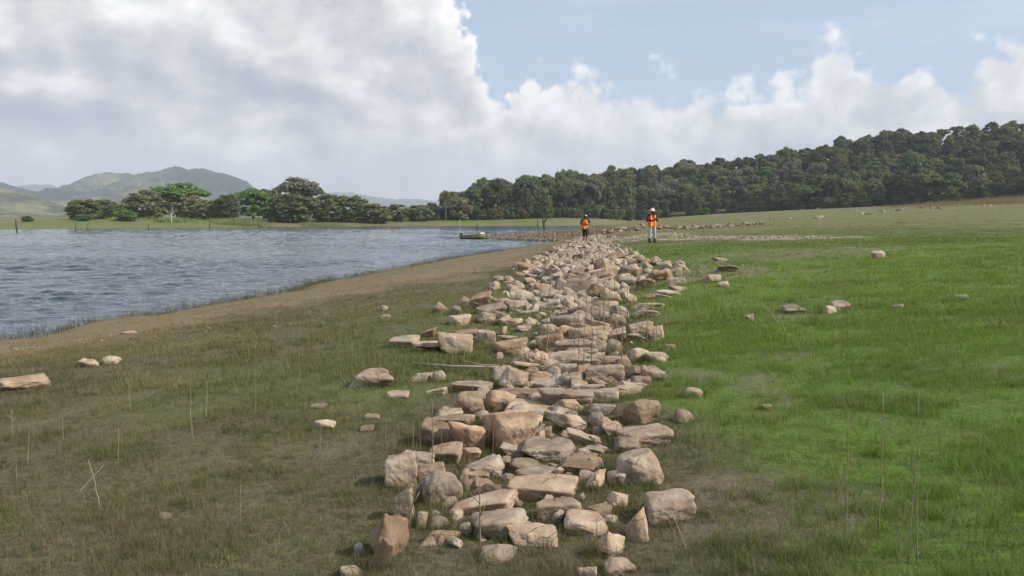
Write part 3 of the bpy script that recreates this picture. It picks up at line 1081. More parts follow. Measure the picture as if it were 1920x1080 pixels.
for box, k, t, lab in SINGLES:
    o = place_stone(box, k, t, None, tilt=random.uniform(-0.08, 0.08), lo=(box[2] - box[0]) < 34)
    tag(o, lab, 'stone', 'stones lying singly in the grass')

# old field wall climbing the slope on the right, and the one behind the man in the hat
w2 = tag(empty('stone_wall', (0, 0, 0)), 'low broken line of pale stones climbing the far right side of the field', 'stone wall')
for cx, cy, n in ((1452, 413, 3), (1482, 409, 5), (1534, 408, 6), (1622, 401, 6), (1660, 397, 4), (1692, 395, 4), (1755, 390, 6),
                  (1795, 388, 2), (1845, 387, 6)):
    for i in range(n):
        gx, gy, gz = ground_at(cx + random.gauss(0, 9), cy + random.uniform(-0.8, 1.6))
        s = 0.0042 * gy * random.uniform(0.5, 1.15)
        world_stone(gx, gy, s * 1.5, s, s * 0.6, w2, tint=random.choice('wtwt'), sink=0.2)
w3 = tag(empty('stone_wall', (0, 0, 0)), 'tumbled stone wall crossing behind the man in the hat beside the inlet', 'stone wall')
for i in range(95):
    t = random.random()
    cx = 1130 + t * 300
    cy = np.interp(cx, [1130, 1180, 1225, 1300, 1360, 1430], [437, 431, 428, 430, 426, 420]) + random.uniform(-2.5, 2.5) * (1.4 if cx < 1225 else 0.7)
    gx, gy, gz = ground_at(cx, cy)
    s = min(0.0050 * gy, 0.75) * random.uniform(0.5, 1.15)
    world_stone(gx, gy, s * 1.4, s, s * 0.65, w3, sink=0.15, up=random.random() * 0.15)

# shingle: the spit, the pebble strip, the stony shore
items = []
r4 = np.random.default_rng(8)
c_ = 0
while c_ < 2600:
    x = r4.uniform(-9.5, 16)
    y = r4.uniform(92, 152)
    d = float(shore_dist(np.array([x]), np.array([y]))[0])
    if d < 0.0 or x < -7.6 or d > 9 or y > 113 + 1.0 * x + 14 or (x > 9 and r4.random() < 0.6):
        continue
    s = r4.uniform(0.10, 0.34) * (1.2 if d < 2 else 1)
    items.append((x, y, hgt(x, y) + s * 0.2, s * 1.3, s, s * 0.75))
    c_ += 1
o = rubble('shingle', items)
o.color = (0.60, 0.55, 0.50, 1)
tag(o, 'grey brown shingle covering the low spit that runs out to the boat', 'shingle')
items = []
for i in range(1000):
    t = r4.random()
    px_ = 1075 + t * 480
    py_ = np.interp(px_, [1075, 1130, 1200, 1260, 1330, 1400, 1480, 1555], [447, 449, 446, 440, 447, 446, 445, 446]) + r4.normal(0, 1) * (3.0 if px_ < 1290 else 1.8)
    if 1290 < px_ and r4.random() < 0.35:
        continue
    gx, gy, gz = ground_at(px_, py_)
    s = r4.uniform(0.04, 0.15) * (1.6 if px_ < 1160 else 1.0)
    items.append((gx, gy, gz + s * 0.05, s * 1.3, s, s * 0.4))
tag(rubble('pebbles', items), 'strip of pale pebbles across the grass at the feet of the man in the hat', 'pebbles')
items = []
for i in range(560):                                   # chips on the dry shore and bare ground
    if i < 240:
        px_, py_ = r4.uniform(0, 900), 0
        py_ = np.interp(px_, [0, 300, 640, 900], [655, 632, 590, 520]) + r4.normal(0, 9)
    elif i < 560:
        px_, py_ = r4.normal(1300, 70), r4.normal(507, 9)
    else:
        px_, py_ = r4.normal(1400, 70), r4.normal(965, 35)
    gx, gy, gz = ground_at(px_, py_)
    s = r4.uniform(0.6, 1.6) * 0.0022 * gy
    items.append((gx, gy, gz + s * 0.1, s * 1.4, s, s * 0.5))
chips_ = rubble('stone_chips', items)
chips_.color = (0.72, 0.68, 0.62, 1)
tag(chips_, 'scattered small chips of stone on the bare and dry ground', 'stone chips')


# ------------------------------------------------------------------ grass
def tuft_mesh(name, seed, blades, h, spread, width, lean=0.5, seg=3):
    r = np.random.default_rng(seed)
    V, Fc = [], []
    for _ in range(blades):
        a = r.random() * 6.28
        bx, by = spread * r.normal(0, 0.5), spread * r.normal(0, 0.5)
        hh = h * r.uniform(0.45, 1.1)
        ln = lean * r.uniform(0.1, 1.0) * hh
        wa = a + r.normal(0, 0.6) + 1.57
        w = width * r.uniform(0.7, 1.2)
        b = len(V)
        for s in range(seg + 1):
            t = s / seg
            px = bx + math.cos(a) * ln * t ** 1.7
            py = by + math.sin(a) * ln * t ** 1.7
            pz = hh * (t - 0.18 * lean * t * t) - 0.01
            ww = w * (1 - t) ** 0.7
            if s < seg:
                V.append((px - math.cos(wa) * ww, py - math.sin(wa) * ww, pz))
                V.append((px + math.cos(wa) * ww, py + math.sin(wa) * ww, pz))
            else:
                V.append((px, py, pz))
        for s in range(seg - 1):
            Fc.append((b + 2 * s, b + 2 * s + 1, b + 2 * s + 3, b + 2 * s + 2))
        e = b + 2 * (seg - 1)
        Fc.append((e, e + 1, e + 2))
    me = bpy.data.meshes.new(name)
    me.from_pydata(V, [], Fc)
    me.materials.append(M_GRASS)
    return me


def scatter(name, pts, rots, scls, idx, tint, variants, label, cat):
    src = bpy.data.collections.new(name + '_source')
    for i, me in enumerate(variants):
        src.objects.link(bpy.data.objects.new('%s_tuft_%02d' % (name, i), me))
    me = bpy.data.meshes.new(name)
    n = len(pts)
    me.vertices.add(n)
    me.vertices.foreach_set('co', np.asarray(pts, np.float32).ravel())
    for nm, ty, val in (('rot', 'FLOAT', rots), ('scl', 'FLOAT', scls)):
        me.attributes.new(nm, ty, 'POINT').data.foreach_set('value', np.asarray(val, np.float32))
    me.attributes.new('idx', 'INT', 'POINT').data.foreach_set('value', np.asarray(idx, np.int32))
    me.attributes.new('tint', 'FLOAT_COLOR', 'POINT').data.foreach_set(
        'color', np.concatenate([np.asarray(tint), np.ones((n, 1))], 1).astype(np.float32).ravel())
    me.update()
    o = link(name, me)
    ng = bpy.data.node_groups.new(name + '_scatter', 'GeometryNodeTree')
    ng.interface.new_socket('Geometry', in_out='INPUT', socket_type='NodeSocketGeometry')
    ng.interface.new_socket('Geometry', in_out='OUTPUT', socket_type='NodeSocketGeometry')
    N, L = ng.nodes, ng.links
    gi, go = N.new('NodeGroupInput'), N.new('NodeGroupOutput')
    iop = N.new('GeometryNodeInstanceOnPoints')
    ci = N.new('GeometryNodeCollectionInfo')
    ci.inputs['Collection'].default_value = src
    ci.inputs['Separate Children'].default_value = True
    ci.inputs['Reset Children'].default_value = True

    def attr(nm, ty):
        a = N.new('GeometryNodeInputNamedAttribute')
        a.data_type = ty
        a.inputs['Name'].default_value = nm
        return a.outputs['Attribute']
    cx = N.new('ShaderNodeCombineXYZ')
    L.new(attr('rot', 'FLOAT'), cx.inputs['Z'])
    L.new(gi.outputs[0], iop.inputs['Points'])
    L.new(ci.outputs[0], iop.inputs['Instance'])
    iop.inputs['Pick Instance'].default_value = True
    L.new(attr('idx', 'INT'), iop.inputs['Instance Index'])
    L.new(cx.outputs[0], iop.inputs['Rotation'])
    L.new(attr('scl', 'FLOAT'), iop.inputs['Scale'])
    L.new(iop.outputs[0], go.inputs[0])
    md = o.modifiers.new('scatter', 'NODES')
    md.node_group = ng
    return tag(o, label, cat, kind='stuff')


def grass_points(n, r0, r1, power, seed, umax=0.80):
    r = np.random.default_rng(seed)
    y = r0 * (r1 / r0) ** (r.random(n) ** power)
    x = (r.random(n) * 2 - 1) * umax * y + r.normal(0, 0.3, n)
    return x, y, r


def grass_field(name, n, r0, r1, power, seed, variants, base, label):
    x, y, r = grass_points(n, r0, r1, power, seed)
    d = shore_dist(x, y)
    lu, ta, ba, gr = zones(x, y)
    keep = d > 0.15
    keep &= r.random(len(x)) > np.clip(ba * 0.82 + gr * 1.1, 0, 1)
    keep &= r.random(len(x)) < 1 - 0.25 * ta
    clump = fbm(x * 1.6, y * 1.6, 3)
    keep &= r.random(len(x)) < 0.25 + 1.2 * sstep(clump, 0.35, 0.68)
    fx = np.array(FOOT)
    for (sx, sy, sr) in fx[fx[:, 1] < 60]:
        if sy > r1 or sy < r0 - 1:
            continue
        keep &= ((x - sx) ** 2 + (y - sy) ** 2) > (sr * 0.66) ** 2
    x, y, lu, ta = x[keep], y[keep], lu[keep], ta[keep]
    edge = np.array([f for f in FOOT if r0 - 0.5 < f[1] < min(r1, 18.0)])
    if len(edge) and r0 < 20:                       # weeds crowd round the feet of the stones
        per = 24 if r0 < 5 else 14
        e = np.repeat(edge, per, axis=0)
        an = r.random(len(e)) * 6.28
        rr = e[:, 2] * r.uniform(0.90, 1.30, len(e))
        x = np.concatenate([x, e[:, 0] + np.cos(an) * rr])
        y = np.concatenate([y, e[:, 1] + np.sin(an) * rr])
        lu, ta = zones(x, y)[:2]
    n = len(x)
    z = height(x, y)
    var = fbm(x * 0.8 + 3, y * 0.8, 4)[:, None]
    var2 = r.random((n, 1))
    col = np.array(C_OLIVE)[None] * (0.6 + 0.8 * var2) * (0.75 + 0.5 * var)
    gsh = (r.random(n) < 0.35)[:, None]
    col = np.where(gsh, col * np.array((0.62, 0.86, 0.55)), col)
    col = col * (1 - lu[:, None]) + np.array(C_LUSH)[None] * (0.7 + 0.7 * var) * lu[:, None]
    col = col * (1 - ta[:, None]) + np.array(C_TAN)[None] * (0.75 + 0.5 * var2) * ta[:, None]
    dry = (r.random(n) < 0.20)[:, None]
    col = np.where(dry, col * 0.4 + np.array((0.27, 0.21, 0.12)) * 0.6, col)
    sc = base * (0.6 + 0.75 * r.random(n)) * (0.82 + 0.18 * lu) * (1 - 0.35 * ta)
    return scatter(name, np.stack([x, y, z], 1), r.random(n) * 6.28, sc, r.integers(0, len(variants), n), col, variants, label, 'grass')


NEAR_T = [tuft_mesh('tuft', 40 + i, 13, 0.105, 0.085, 0.0014, 1.15, 3) for i in range(5)]
NEAR_T += [tuft_mesh('tuft', 46, 7, 0.17, 0.05, 0.0014, 0.7, 3), tuft_mesh('tuft', 47, 9, 0.055, 0.10, 0.0022, 2.6, 3), tuft_mesh('tuft', 48, 10, 0.05, 0.07, 0.0045, 1.6, 2),
           tuft_mesh('tuft', 49, 24, 0.12, 0.05, 0.0016, 1.0, 3)]
MID_T = [tuft_mesh('tuft', 60 + i, 16, 0.10, 0.18, 0.0028, 1.1, 2) for i in range(4)]
MID_T += [tuft_mesh('tuft', 66, 8, 0.18, 0.12, 0.0028, 0.7, 2), tuft_mesh('tuft', 67, 14, 0.06, 0.16, 0.0050, 1.8, 2), tuft_mesh('tuft', 68, 30, 0.12, 0.10, 0.0030, 0.9, 2)]
FAR_T = [tuft_mesh('tuft', 80 + i, 22, 0.12, 0.50, 0.009, 0.9, 2) for i in range(4)]
grass_field('grass', 62000, 2.6, 11.0, 0.85, 1, NEAR_T, 0.85, 'fine short green and olive grass over the near ground on both sides of the wall')
grass_field('grass', 80000, 9.0, 32.0, 0.85, 2, MID_T, 0.9, 'short grass over the middle of the shore, olive left and bright green right')
grass_field('grass', 75000, 28.0, 260.0, 0.85, 3, FAR_T, 0.85, 'distant low grass over the far field and shore')

# grass standing in the shallows
r5 = np.random.default_rng(31)
n = 2600
ti = r5.random(n)
seg_i = 5 + (ti * 10).astype(int)
A = SHORE[seg_i]
B = SHORE[seg_i + 1]
tt = r5.random((n, 1))
P = A * (1 - tt) + B * tt
nrm = np.stack([-(B - A)[:, 1], (B - A)[:, 0]], 1)
nrm /= np.linalg.norm(nrm, axis=1)[:, None]
P = P + nrm * (np.abs(r5.normal(0, 0.9, (n, 1))) - 0.4)
z = np.maximum(height(P[:, 0], P[:, 1]), WATER - 0.05)
REED = [tuft_mesh('reed', 95 + i, 6, 0.30, 0.20, 0.006, 0.35, 2) for i in range(4)]
scatter('reeds', np.stack([P[:, 0], P[:, 1], z], 1), r5.random(n) * 6.28, 0.45 + 0.6 * r5.random(n), r5.integers(0, 4, n),
        np.array((0.085, 0.085, 0.040))[None] * (0.7 + 0.6 * r5.random((n, 1))), REED, 'thin grass stems standing in the shallows along the lake edge', 'reeds')
# tall dry grass at the head of the field on the right
n = 15000
ys = r5.uniform(150, 245, n)
q = r5.uniform(0.36, 0.74, n)
xs = q * ys
patch = fbm(xs * 0.09, ys * 0.09, 3)
ok = r5.random(n) < sstep(q, 0.38, 0.66) * sstep(ys, 150 + 40 * (0.7 - q), 215) * sstep(patch, 0.25, 0.6)
xs, ys, q = xs[ok], ys[ok], q[ok]
TALL = [tuft_mesh('tall', 120 + i, 11, 2.2, 1.3, 0.016, 0.3, 2) for i in range(4)]
k = len(xs)
scatter('tall_dry_grass', np.stack([xs, ys, height(xs, ys)], 1), r5.random(k) * 6.28, (0.25 + 0.85 * r5.random(k)) * (0.45 + 0.55 * sstep(q, 0.42, 0.62)), r5.integers(0, 4, k),
        np.array((0.20, 0.145, 0.100))[None] * (0.7 + 0.6 * r5.random((k, 1))), TALL, 'tall reddish dry grass along the head of the field below the wooded hill', 'tall grass')


# rank light green grass on the far bank before the trees
px5 = np.concatenate([r5.normal(450, 26, 420), r5.normal(612, 18, 300), r5.normal(325, 22, 200), r5.normal(240, 15, 90)])
D5 = r5.uniform(226, 238, len(px5))
x5 = (px5 - 960) / F * D5
k = len(x5)
scatter('rank_grass', np.stack([x5, D5, height(x5, D5)], 1), r5.random(k) * 6.28, 0.35 + 0.5 * r5.random(k), r5.integers(0, 4, k),
        np.array((0.20, 0.25, 0.075))[None] * (0.75 + 0.5 * r5.random((k, 1))), [tuft_mesh('rank', 140 + i, 26, 1.9, 1.2, 0.05, 0.6, 2) for i in range(4)],
        'patches of tall light green grass on the far bank before the trees', 'tall grass')


# ------------------------------------------------------------------ dry stalks and sticks
def tube(points, radii, sides=5):
    V, Fc = [], []
    P = [Vector(p) for p in points]
    for i, p in enumerate(P):
        t = (P[min(i + 1, len(P) - 1)] - P[max(i - 1, 0)]).normalized()
        u = t.orthogonal().normalized()
        w = t.cross(u)
        for s in range(sides):
            a = 6.2832 * s / sides
            V.append(p + (u * math.cos(a) + w * math.sin(a)) * radii[i])
    for i in range(len(P) - 1):
        for s in range(sides):
            a, b = i * sides + s, i * sides + (s + 1) % sides
            Fc.append((a, b, b + sides, a + sides))
    Fc.append(tuple(range(sides))[::-1])
    Fc.append(tuple(range((len(P) - 1) * sides, len(P) * sides)))
    return V, Fc


def join_mesh(name, pieces, m=None, smooth=True):
    V, Fc, b = [], [], 0
    for v, f in pieces:
        V += [tuple(q) for q in v]
        Fc += [tuple(i + b for i in q) for q in f]
        b += len(v)
    me = bpy.data.meshes.new(name)
    me.from_pydata(V, [], Fc)
    if smooth:
        for p in me.polygons:
            p.use_smooth = True
    if m:
        me.materials.append(m)
    return me


def stalk(xb, yb, xt, yt, label, group, rad=1.0, m=None, fork=False, name='dry_stalk', lift=0.0):
    gx, gy, gz = ground_at(xb, yb)
    if lift:                                  # resting on the grass: nearer to the eye on the same sight line
        f_ = 1 - lift / (CAM_Z - gz)
        gx, gy, gz = gx * f_, gy * f_, gz + lift
    r = ray_dir(xt, yt)
    lean = random.uniform(-0.05, 0.05)
    Y2 = gy + lean
    t = Y2 / r[1]
    tip = Vector((r[0] * t, Y2, CAM_Z + r[2] * t))
    base = Vector((gx, gy, gz))
    v = tip - base
    rr = 0.0030 * rad * min(max(gy / 6.0, 0.9), 3.2) * (0.75 if m is M_STRAW else 1.35 if group == G1 else 0.95)
    pts = [Vector((0, 0, -0.03))]
    n = 6
    for i in range(1, n + 1):
        f = i / n
        pts.append(v * f + Vector((random.gauss(0, 1), random.gauss(0, 1), 0)) * 0.010 * v.length * (1 - abs(2 * f - 1)))
    pieces = [tube(pts, [rr * (1 - 0.55 * i / n) for i in range(n + 1)])]
    if fork:
        q = pts[3]
        pieces.append(tube([q, q + Vector((0.16, 0.03, 0.30)) * v.length * 0.8], [rr * 0.7, rr * 0.3]))
        q = pts[4]
        pieces.append(tube([q, q + Vector((-0.22, -0.02, 0.26)) * v.length * 0.7], [rr * 0.6, rr * 0.3]))
    o = link(name, join_mesh('dry_stalk', pieces, m or M_STALK), loc=base)
    return tag(o, label, 'stalk', group)


G1 = 'dry stalks standing among the wall stones'
G2 = 'dry stalks standing in the grass at the right'
G3 = 'dry stalks standing in the grass at the left'
for xb, yb, xt, yt, s in (
        (1023, 684, 1034, 508, 1.4), (1077, 676, 1077, 536, 1), (1109, 700, 1109, 556, 1.2), (1133, 642, 1133, 522, 1.3), (1121, 626, 1126, 560, 1),
        (1086, 680, 1084, 540, 0.9), (1094, 690, 1096, 600, 0.9), (1165, 702, 1168, 596, 1.5), (1067, 658, 1066, 610, 0.7), (1155, 682, 1156, 600, 0.8),
        (1189, 596, 1190, 524, 1.0), (1222, 592, 1224, 506, 1.1), (1213, 642, 1214, 556, 1.0), (1193, 636, 1193, 570, 0.7), (1204, 640, 1205, 580, 0.7),
        (1176, 600, 1177, 520, 0.9), (1142, 612, 1142, 530, 0.8), (1101, 610, 1100, 520, 0.8), (1060, 600, 1058, 530, 0.7), (1231, 644, 1232, 600, 0.6),
        (1090, 560, 1091, 490, 0.9), (1120, 560, 1121, 494, 0.8), (1152, 560, 1153, 500, 0.8), (1036, 630, 1035, 560, 0.7), (1210, 570, 1212, 500, 0.7),
        (1014, 700, 1014, 630, 0.7), (1127, 700, 1128, 640, 0.7), (1147, 660, 1148, 610, 0.7), (1083, 640, 1083, 590, 0.7), (1104, 660, 1105, 606, 0.7)):
    stalk(xb, yb, xt, yt, 'thin dry stalk among stones in the middle of the wall', G1, s)
for xb, yb, xt, yt, s in ((723, 884, 724, 786, 1), (739, 852, 740, 770, 0.8), (774, 880, 775, 790, 1), (786, 866, 788, 760, 0.9), (810, 892, 811, 748, 1.3),
                          (827, 868, 828, 778, 0.8), (924, 862, 925, 800, 0.8), (870, 720, 871, 660, 0.7), (884, 760, 885, 690, 0.8), (846, 740, 848, 664, 0.8), (913, 720, 914, 660, 0.7)):
    stalk(xb, yb, xt, yt, 'thin upright dry stalk at the left flank of the near wall', G1, s)
for xb, yb, xt, yt, s in ((1583, 1038, 1592, 768, 1.5), (1649, 1010, 1656, 735, 1.6), (1702, 1056, 1723, 730, 1.2), (1720, 1057, 1721, 866, 1.4), (1551, 964, 1553, 870, 0.9),
                          (1571, 964, 1575, 886, 1.1), (1538, 946, 1534, 870, 0.7), (1700, 982, 1697, 880, 0.9), (1738, 1042, 1738, 920, 0.9), (1612, 1024, 1607, 950, 0.7),
                          (1693, 1050, 1684, 980, 0.8)):
    stalk(xb, yb, xt, yt, 'tall thin dry stalk in the grass at the lower right', G2, s)
for xb, yb, xt, yt, s in ((1517, 678, 1520, 608, 0.9), (1589, 628, 1591, 492, 1.0), (1630, 734, 1640, 668, 0.9), (1543, 724, 1531, 700, 0.6), (1600, 560, 1594, 520, 0.6),
                          (1745, 576, 1742, 530, 0.6), (1845, 566, 1856, 534, 0.7), (1706, 600, 1704, 540, 0.6), (1526, 580, 1527, 520, 0.6), (1562, 540, 1560, 500, 0.5), (1838, 552, 1838, 520, 0.5)):
    stalk(xb, yb, xt, yt, 'thin dry stalk in the green field right of the wall', G2, s)
for xb, yb, xt, yt, s in ((360, 822, 357, 718, 0.8), (386, 790, 389, 714, 0.8), (244, 770, 241, 713, 0.7), (119, 828, 117, 780, 0.8), (51, 872, 55, 810, 1.0), (221, 868, 222, 802, 0.8),
                          (31, 900, 30, 860, 0.7), (480, 780, 478, 690, 0.6), (560, 720, 562, 660, 0.6), (600, 850, 602, 800, 0.6), (660, 700, 661, 640, 0.6), (450, 980, 452, 900, 0.7)):
    stalk(xb, yb, xt, yt, 'thin pale stalk in the olive grass left of the wall', G3, s, M_STRAW)
stalk(23, 820, 22, 768, 'forked pale dry stalk near the left edge of the picture', G3, 1.1, M_STRAW, fork=True)
stalk(144, 926, 194, 873, 'pale dry stem, the thicker one of two crossing as an X at the lower left', G3, 1.9, M_STRAW, lift=0.09)
stalk(189, 950, 166, 862, 'pale dry stem, the thinner one of two crossing as an X at the lower left', G3, 1.4, M_STRAW, lift=0.05)
stalk(766, 992, 781, 900, 'forked grey twig standing between the near wall stones at the left', G1, 1.8, None, fork=True)
stalk(900, 1030, 900, 902, 'upright twig with a short fork before the large oval wall stone', G1, 1.6, None, fork=True)
stalk(1500, 640, 1492, 528, 'branching dry shrub stem in the green field behind the low grey stone', G2, 1.3, None, fork=True)
stalk(1467, 614, 1432, 572, 'pale leaning twig, longer arm of the V in the green field', G2, 1.0, M_STRAW)
stalk(1474, 620, 1456, 586, 'pale leaning twig, shorter arm of the V in the green field', G2, 0.8, M_STRAW)
stalk(1292, 1040, 1262, 966, 'pale thin stick leaning against the large near boulder at the wall end', G2, 1.0, M_STRAW)


def lying(x0, y0, x1, y1, label, rad, up0=0.03, up1=0.12):
    a, b = ground_at(x0, y0), ground_at(x1, y1)
    A = Vector(a) + Vector((0, 0, up0))
    Bv = Vector(b) + Vector((0, 0, up1))
    mid = (A + Bv) / 2 + Vector((0, 0, -0.02))
    o = link('fallen_stick', join_mesh('stick', [tube([Vector((0, 0, 0)), mid - A, Bv - A], [rad * 0.8, rad, rad * 0.9], 6)], M_STRAW), loc=A)
    tag(o, label, 'stick')


lying(774, 685, 934, 708, 'long bleached stick lying in the grass with its end on the wall', 0.016)
lying(872, 692, 936, 712, 'thin bleached stick just above the thick end of the long one', 0.008, 0.10, 0.16)


# ------------------------------------------------------------------ trees
def leaf_cloud(blobs, n, size, seed, up=0.25, flat=1.0):
    """leaf-clump faces spread over the shells of many lobes; blobs (x, y, z, rx, ry, rz)"""
    r = np.random.default_rng(seed)
    b = np.array(blobs)
    wgt = (b[:, 3] * b[:, 5])
    idx = r.choice(len(b), n, p=wgt / wgt.sum())
    d = r.normal(0, 1, (n, 3))
    d[:, 2] = np.where(d[:, 2] < -0.35 * np.abs(r.normal(0, 1, n)), -d[:, 2], d[:, 2])
    d /= np.linalg.norm(d, axis=1)[:, None]
    rad = 1 - 0.45 * r.random(n) ** 1.6 + 0.20 * r.normal(0, 1, n)
    c = b[idx, :3] + d * b[idx, 3:] * rad[:, None]
    nrm = d * 0.8 + np.array((0, 0, up)) + r.normal(0, 0.7, (n, 3))
    nrm /= np.linalg.norm(nrm, axis=1)[:, None]
    ref = r.normal(0, 1, (n, 3))
    u = np.cross(nrm, ref)
    u /= np.linalg.norm(u, axis=1)[:, None]
    w = np.cross(nrm, u)
    s = size * r.uniform(0.55, 1.35, n)[:, None]
    a1 = c + u * s
    a2 = c + w * s * 0.62 - nrm * s * 0.25
    a3 = c - u * s * r.uniform(0.7, 1.1, n)[:, None]
    a4 = c - w * s * 0.62 - nrm * s * 0.25
    V = np.stack([a1, a2, a3, a4], 1).reshape(-1, 3)
    Fc = np.arange(4 * n).reshape(n, 4)
    return V, Fc


def tree_variant(kind, seed):
    """returns (crown mesh, trunk mesh) for a tree of height 1 x width ~1 scaled in metres: 12 m tall"""
    r = np.random.default_rng(seed)
    Ht = 12.0
    blobs, limbs = [], []
    if kind == 'umbrella':
        for i in range(34):
            a, q = r.random() * 6.28, math.sqrt(r.random()) * 5.6
            z = 10.4 - 0.10 * q * q + r.normal(0, 0.35)
            blobs.append((math.cos(a) * q, math.sin(a) * q, z, r.uniform(1.2, 2.0), r.uniform(1.2, 2.0), r.uniform(0.6, 1.0)))
        for i in range(34):
            a, q = r.random() * 6.28, r.uniform(0.8, 4.6)
            blobs.append((math.cos(a) * q, math.sin(a) * q, r.uniform(1.2, 8.4), 1.3, 1.3, 1.0))
        trunk_top, tr, leaves = 6.0, 0.34, 8600
    elif kind == 'tall':
        for i in range(22):
            a, q = r.random() * 6.28, math.sqrt(r.random()) * 2.6
            blobs.append((math.cos(a) * q, math.sin(a) * q, r.uniform(2.2, 11.0) - 0.25 * q, r.uniform(1.1, 1.8), r.uniform(1.0, 1.7), r.uniform(0.8, 1.3)))
        trunk_top, tr, leaves = 8.0, 0.25, 5000
    elif kind == 'open':
        for i in range(20):
            a, q = r.random() * 6.28, math.sqrt(r.random()) * 3.3
            blobs.append((math.cos(a) * q, math.sin(a) * q, r.uniform(3.4, 11.0) - 0.2 * q, r.uniform(0.9, 1.5), r.uniform(0.8, 1.4), r.uniform(0.5, 0.9)))
        trunk_top, tr, leaves = 7.5, 0.24, 4000
    else:                                   # round, leafy to the ground
        for i in range(96):
            a = r.random() * 6.28
            zz = r.uniform(0.2, 10.6)
            env = 4.6 * math.sqrt(max(0.05, 1 - ((zz - 5.2) / 6.0) ** 2))
            q = env * math.sqrt(r.uniform(0.25, 1.0))
            rb = r.uniform(0.55, 1.45)
            blobs.append((math.cos(a) * q, math.sin(a) * q, zz, rb, rb, rb * r.uniform(0.85, 1.2)))
        trunk_top, tr, leaves = 6.0, 0.30, 8200
    V, Fc = leaf_cloud(blobs, int(leaves * 1.15), 0.43, seed + 5)
    crown = mesh_np('crown', V, Fc, smooth=False)
    crown.materials.append(M_LEAF)
    pieces = []
    pts = [Vector((0, 0, -0.6))]
    for i in range(1, 5):
        f = i / 4
        pts.append(Vector((r.normal(0, 0.18) * f, r.normal(0, 0.18) * f, trunk_top * f)))
    pieces.append(tube(pts, [tr * (1.25 - 0.75 * i / 4) for i in range(5)], 6))
    for k_ in r.choice(len(blobs), min(10, len(blobs)), replace=False):
        bl = blobs[int(k_)]
        st = pts[2] * 0.4 + pts[3] * 0.6 if bl[2] < trunk_top + 1 else pts[-1]
        en = Vector(bl[:3])
        m_ = (st + en) / 2 + Vector((0, 0, 0.4))
        pieces.append(tube([st, m_, en], [tr * 0.42, tr * 0.28, tr * 0.08], 4))
    return crown, join_mesh('trunk', pieces, M_BARK)


TREES = {k: [tree_variant(k, 1000 + 61 * j + 7 * i) for i in range(4 if k == 'round' else 3)] for j, k in enumerate(('round', 'umbrella', 'tall', 'open'))}
LEAFCOL = {'dark': (0.078, 0.100, 0.040), 'olive': (0.150, 0.156, 0.064), 'mid': (0.112, 0.150, 0.052), 'bright': (0.112, 0.172, 0.046),
           'brown': (0.175, 0.165, 0.080), 'grey': (0.150, 0.156, 0.095), 'yellow': (0.26, 0.29, 0.085)}
CWORD = {'dark': 'dark green', 'olive': 'olive green', 'mid': 'mid green', 'bright': 'bright green', 'brown': 'brownish', 'grey': 'grey green', 'yellow': 'yellowish'}
KWORD = {'round': 'bushy', 'umbrella': 'flat topped spreading', 'tall': 'slender tall', 'open': 'loose open crowned'}


def plant_tree(x, y, hgt_m, wid_m, kind, colr, label, group, z=None, pale=False, name='tree'):
    lib = TREES[kind]
    cr, tr = lib[random.randrange(len(lib))]
    o = empty(name, (x, y, hgt(x, y) if z is None else z), random.uniform(0, 6.28))
    base_w = {'round': 11.0, 'umbrella': 14.0, 'tall': 7.0, 'open': 9.5}[kind]
    sw, sh = wid_m / base_w, hgt_m / 11.6
    c = link('crown', cr, o)
    t = link('trunk', tr, o)
    c.scale = t.scale = (sw, sw, sh)
    b = LEAFCOL[colr]
    j = random.uniform(0.85, 1.18)
    c.color = (b[0] * j * random.uniform(0.92, 1.08), b[1] * j, b[2] * j * random.uniform(0.85, 1.15), 1)
    return tag(o, label, 'tree', group)


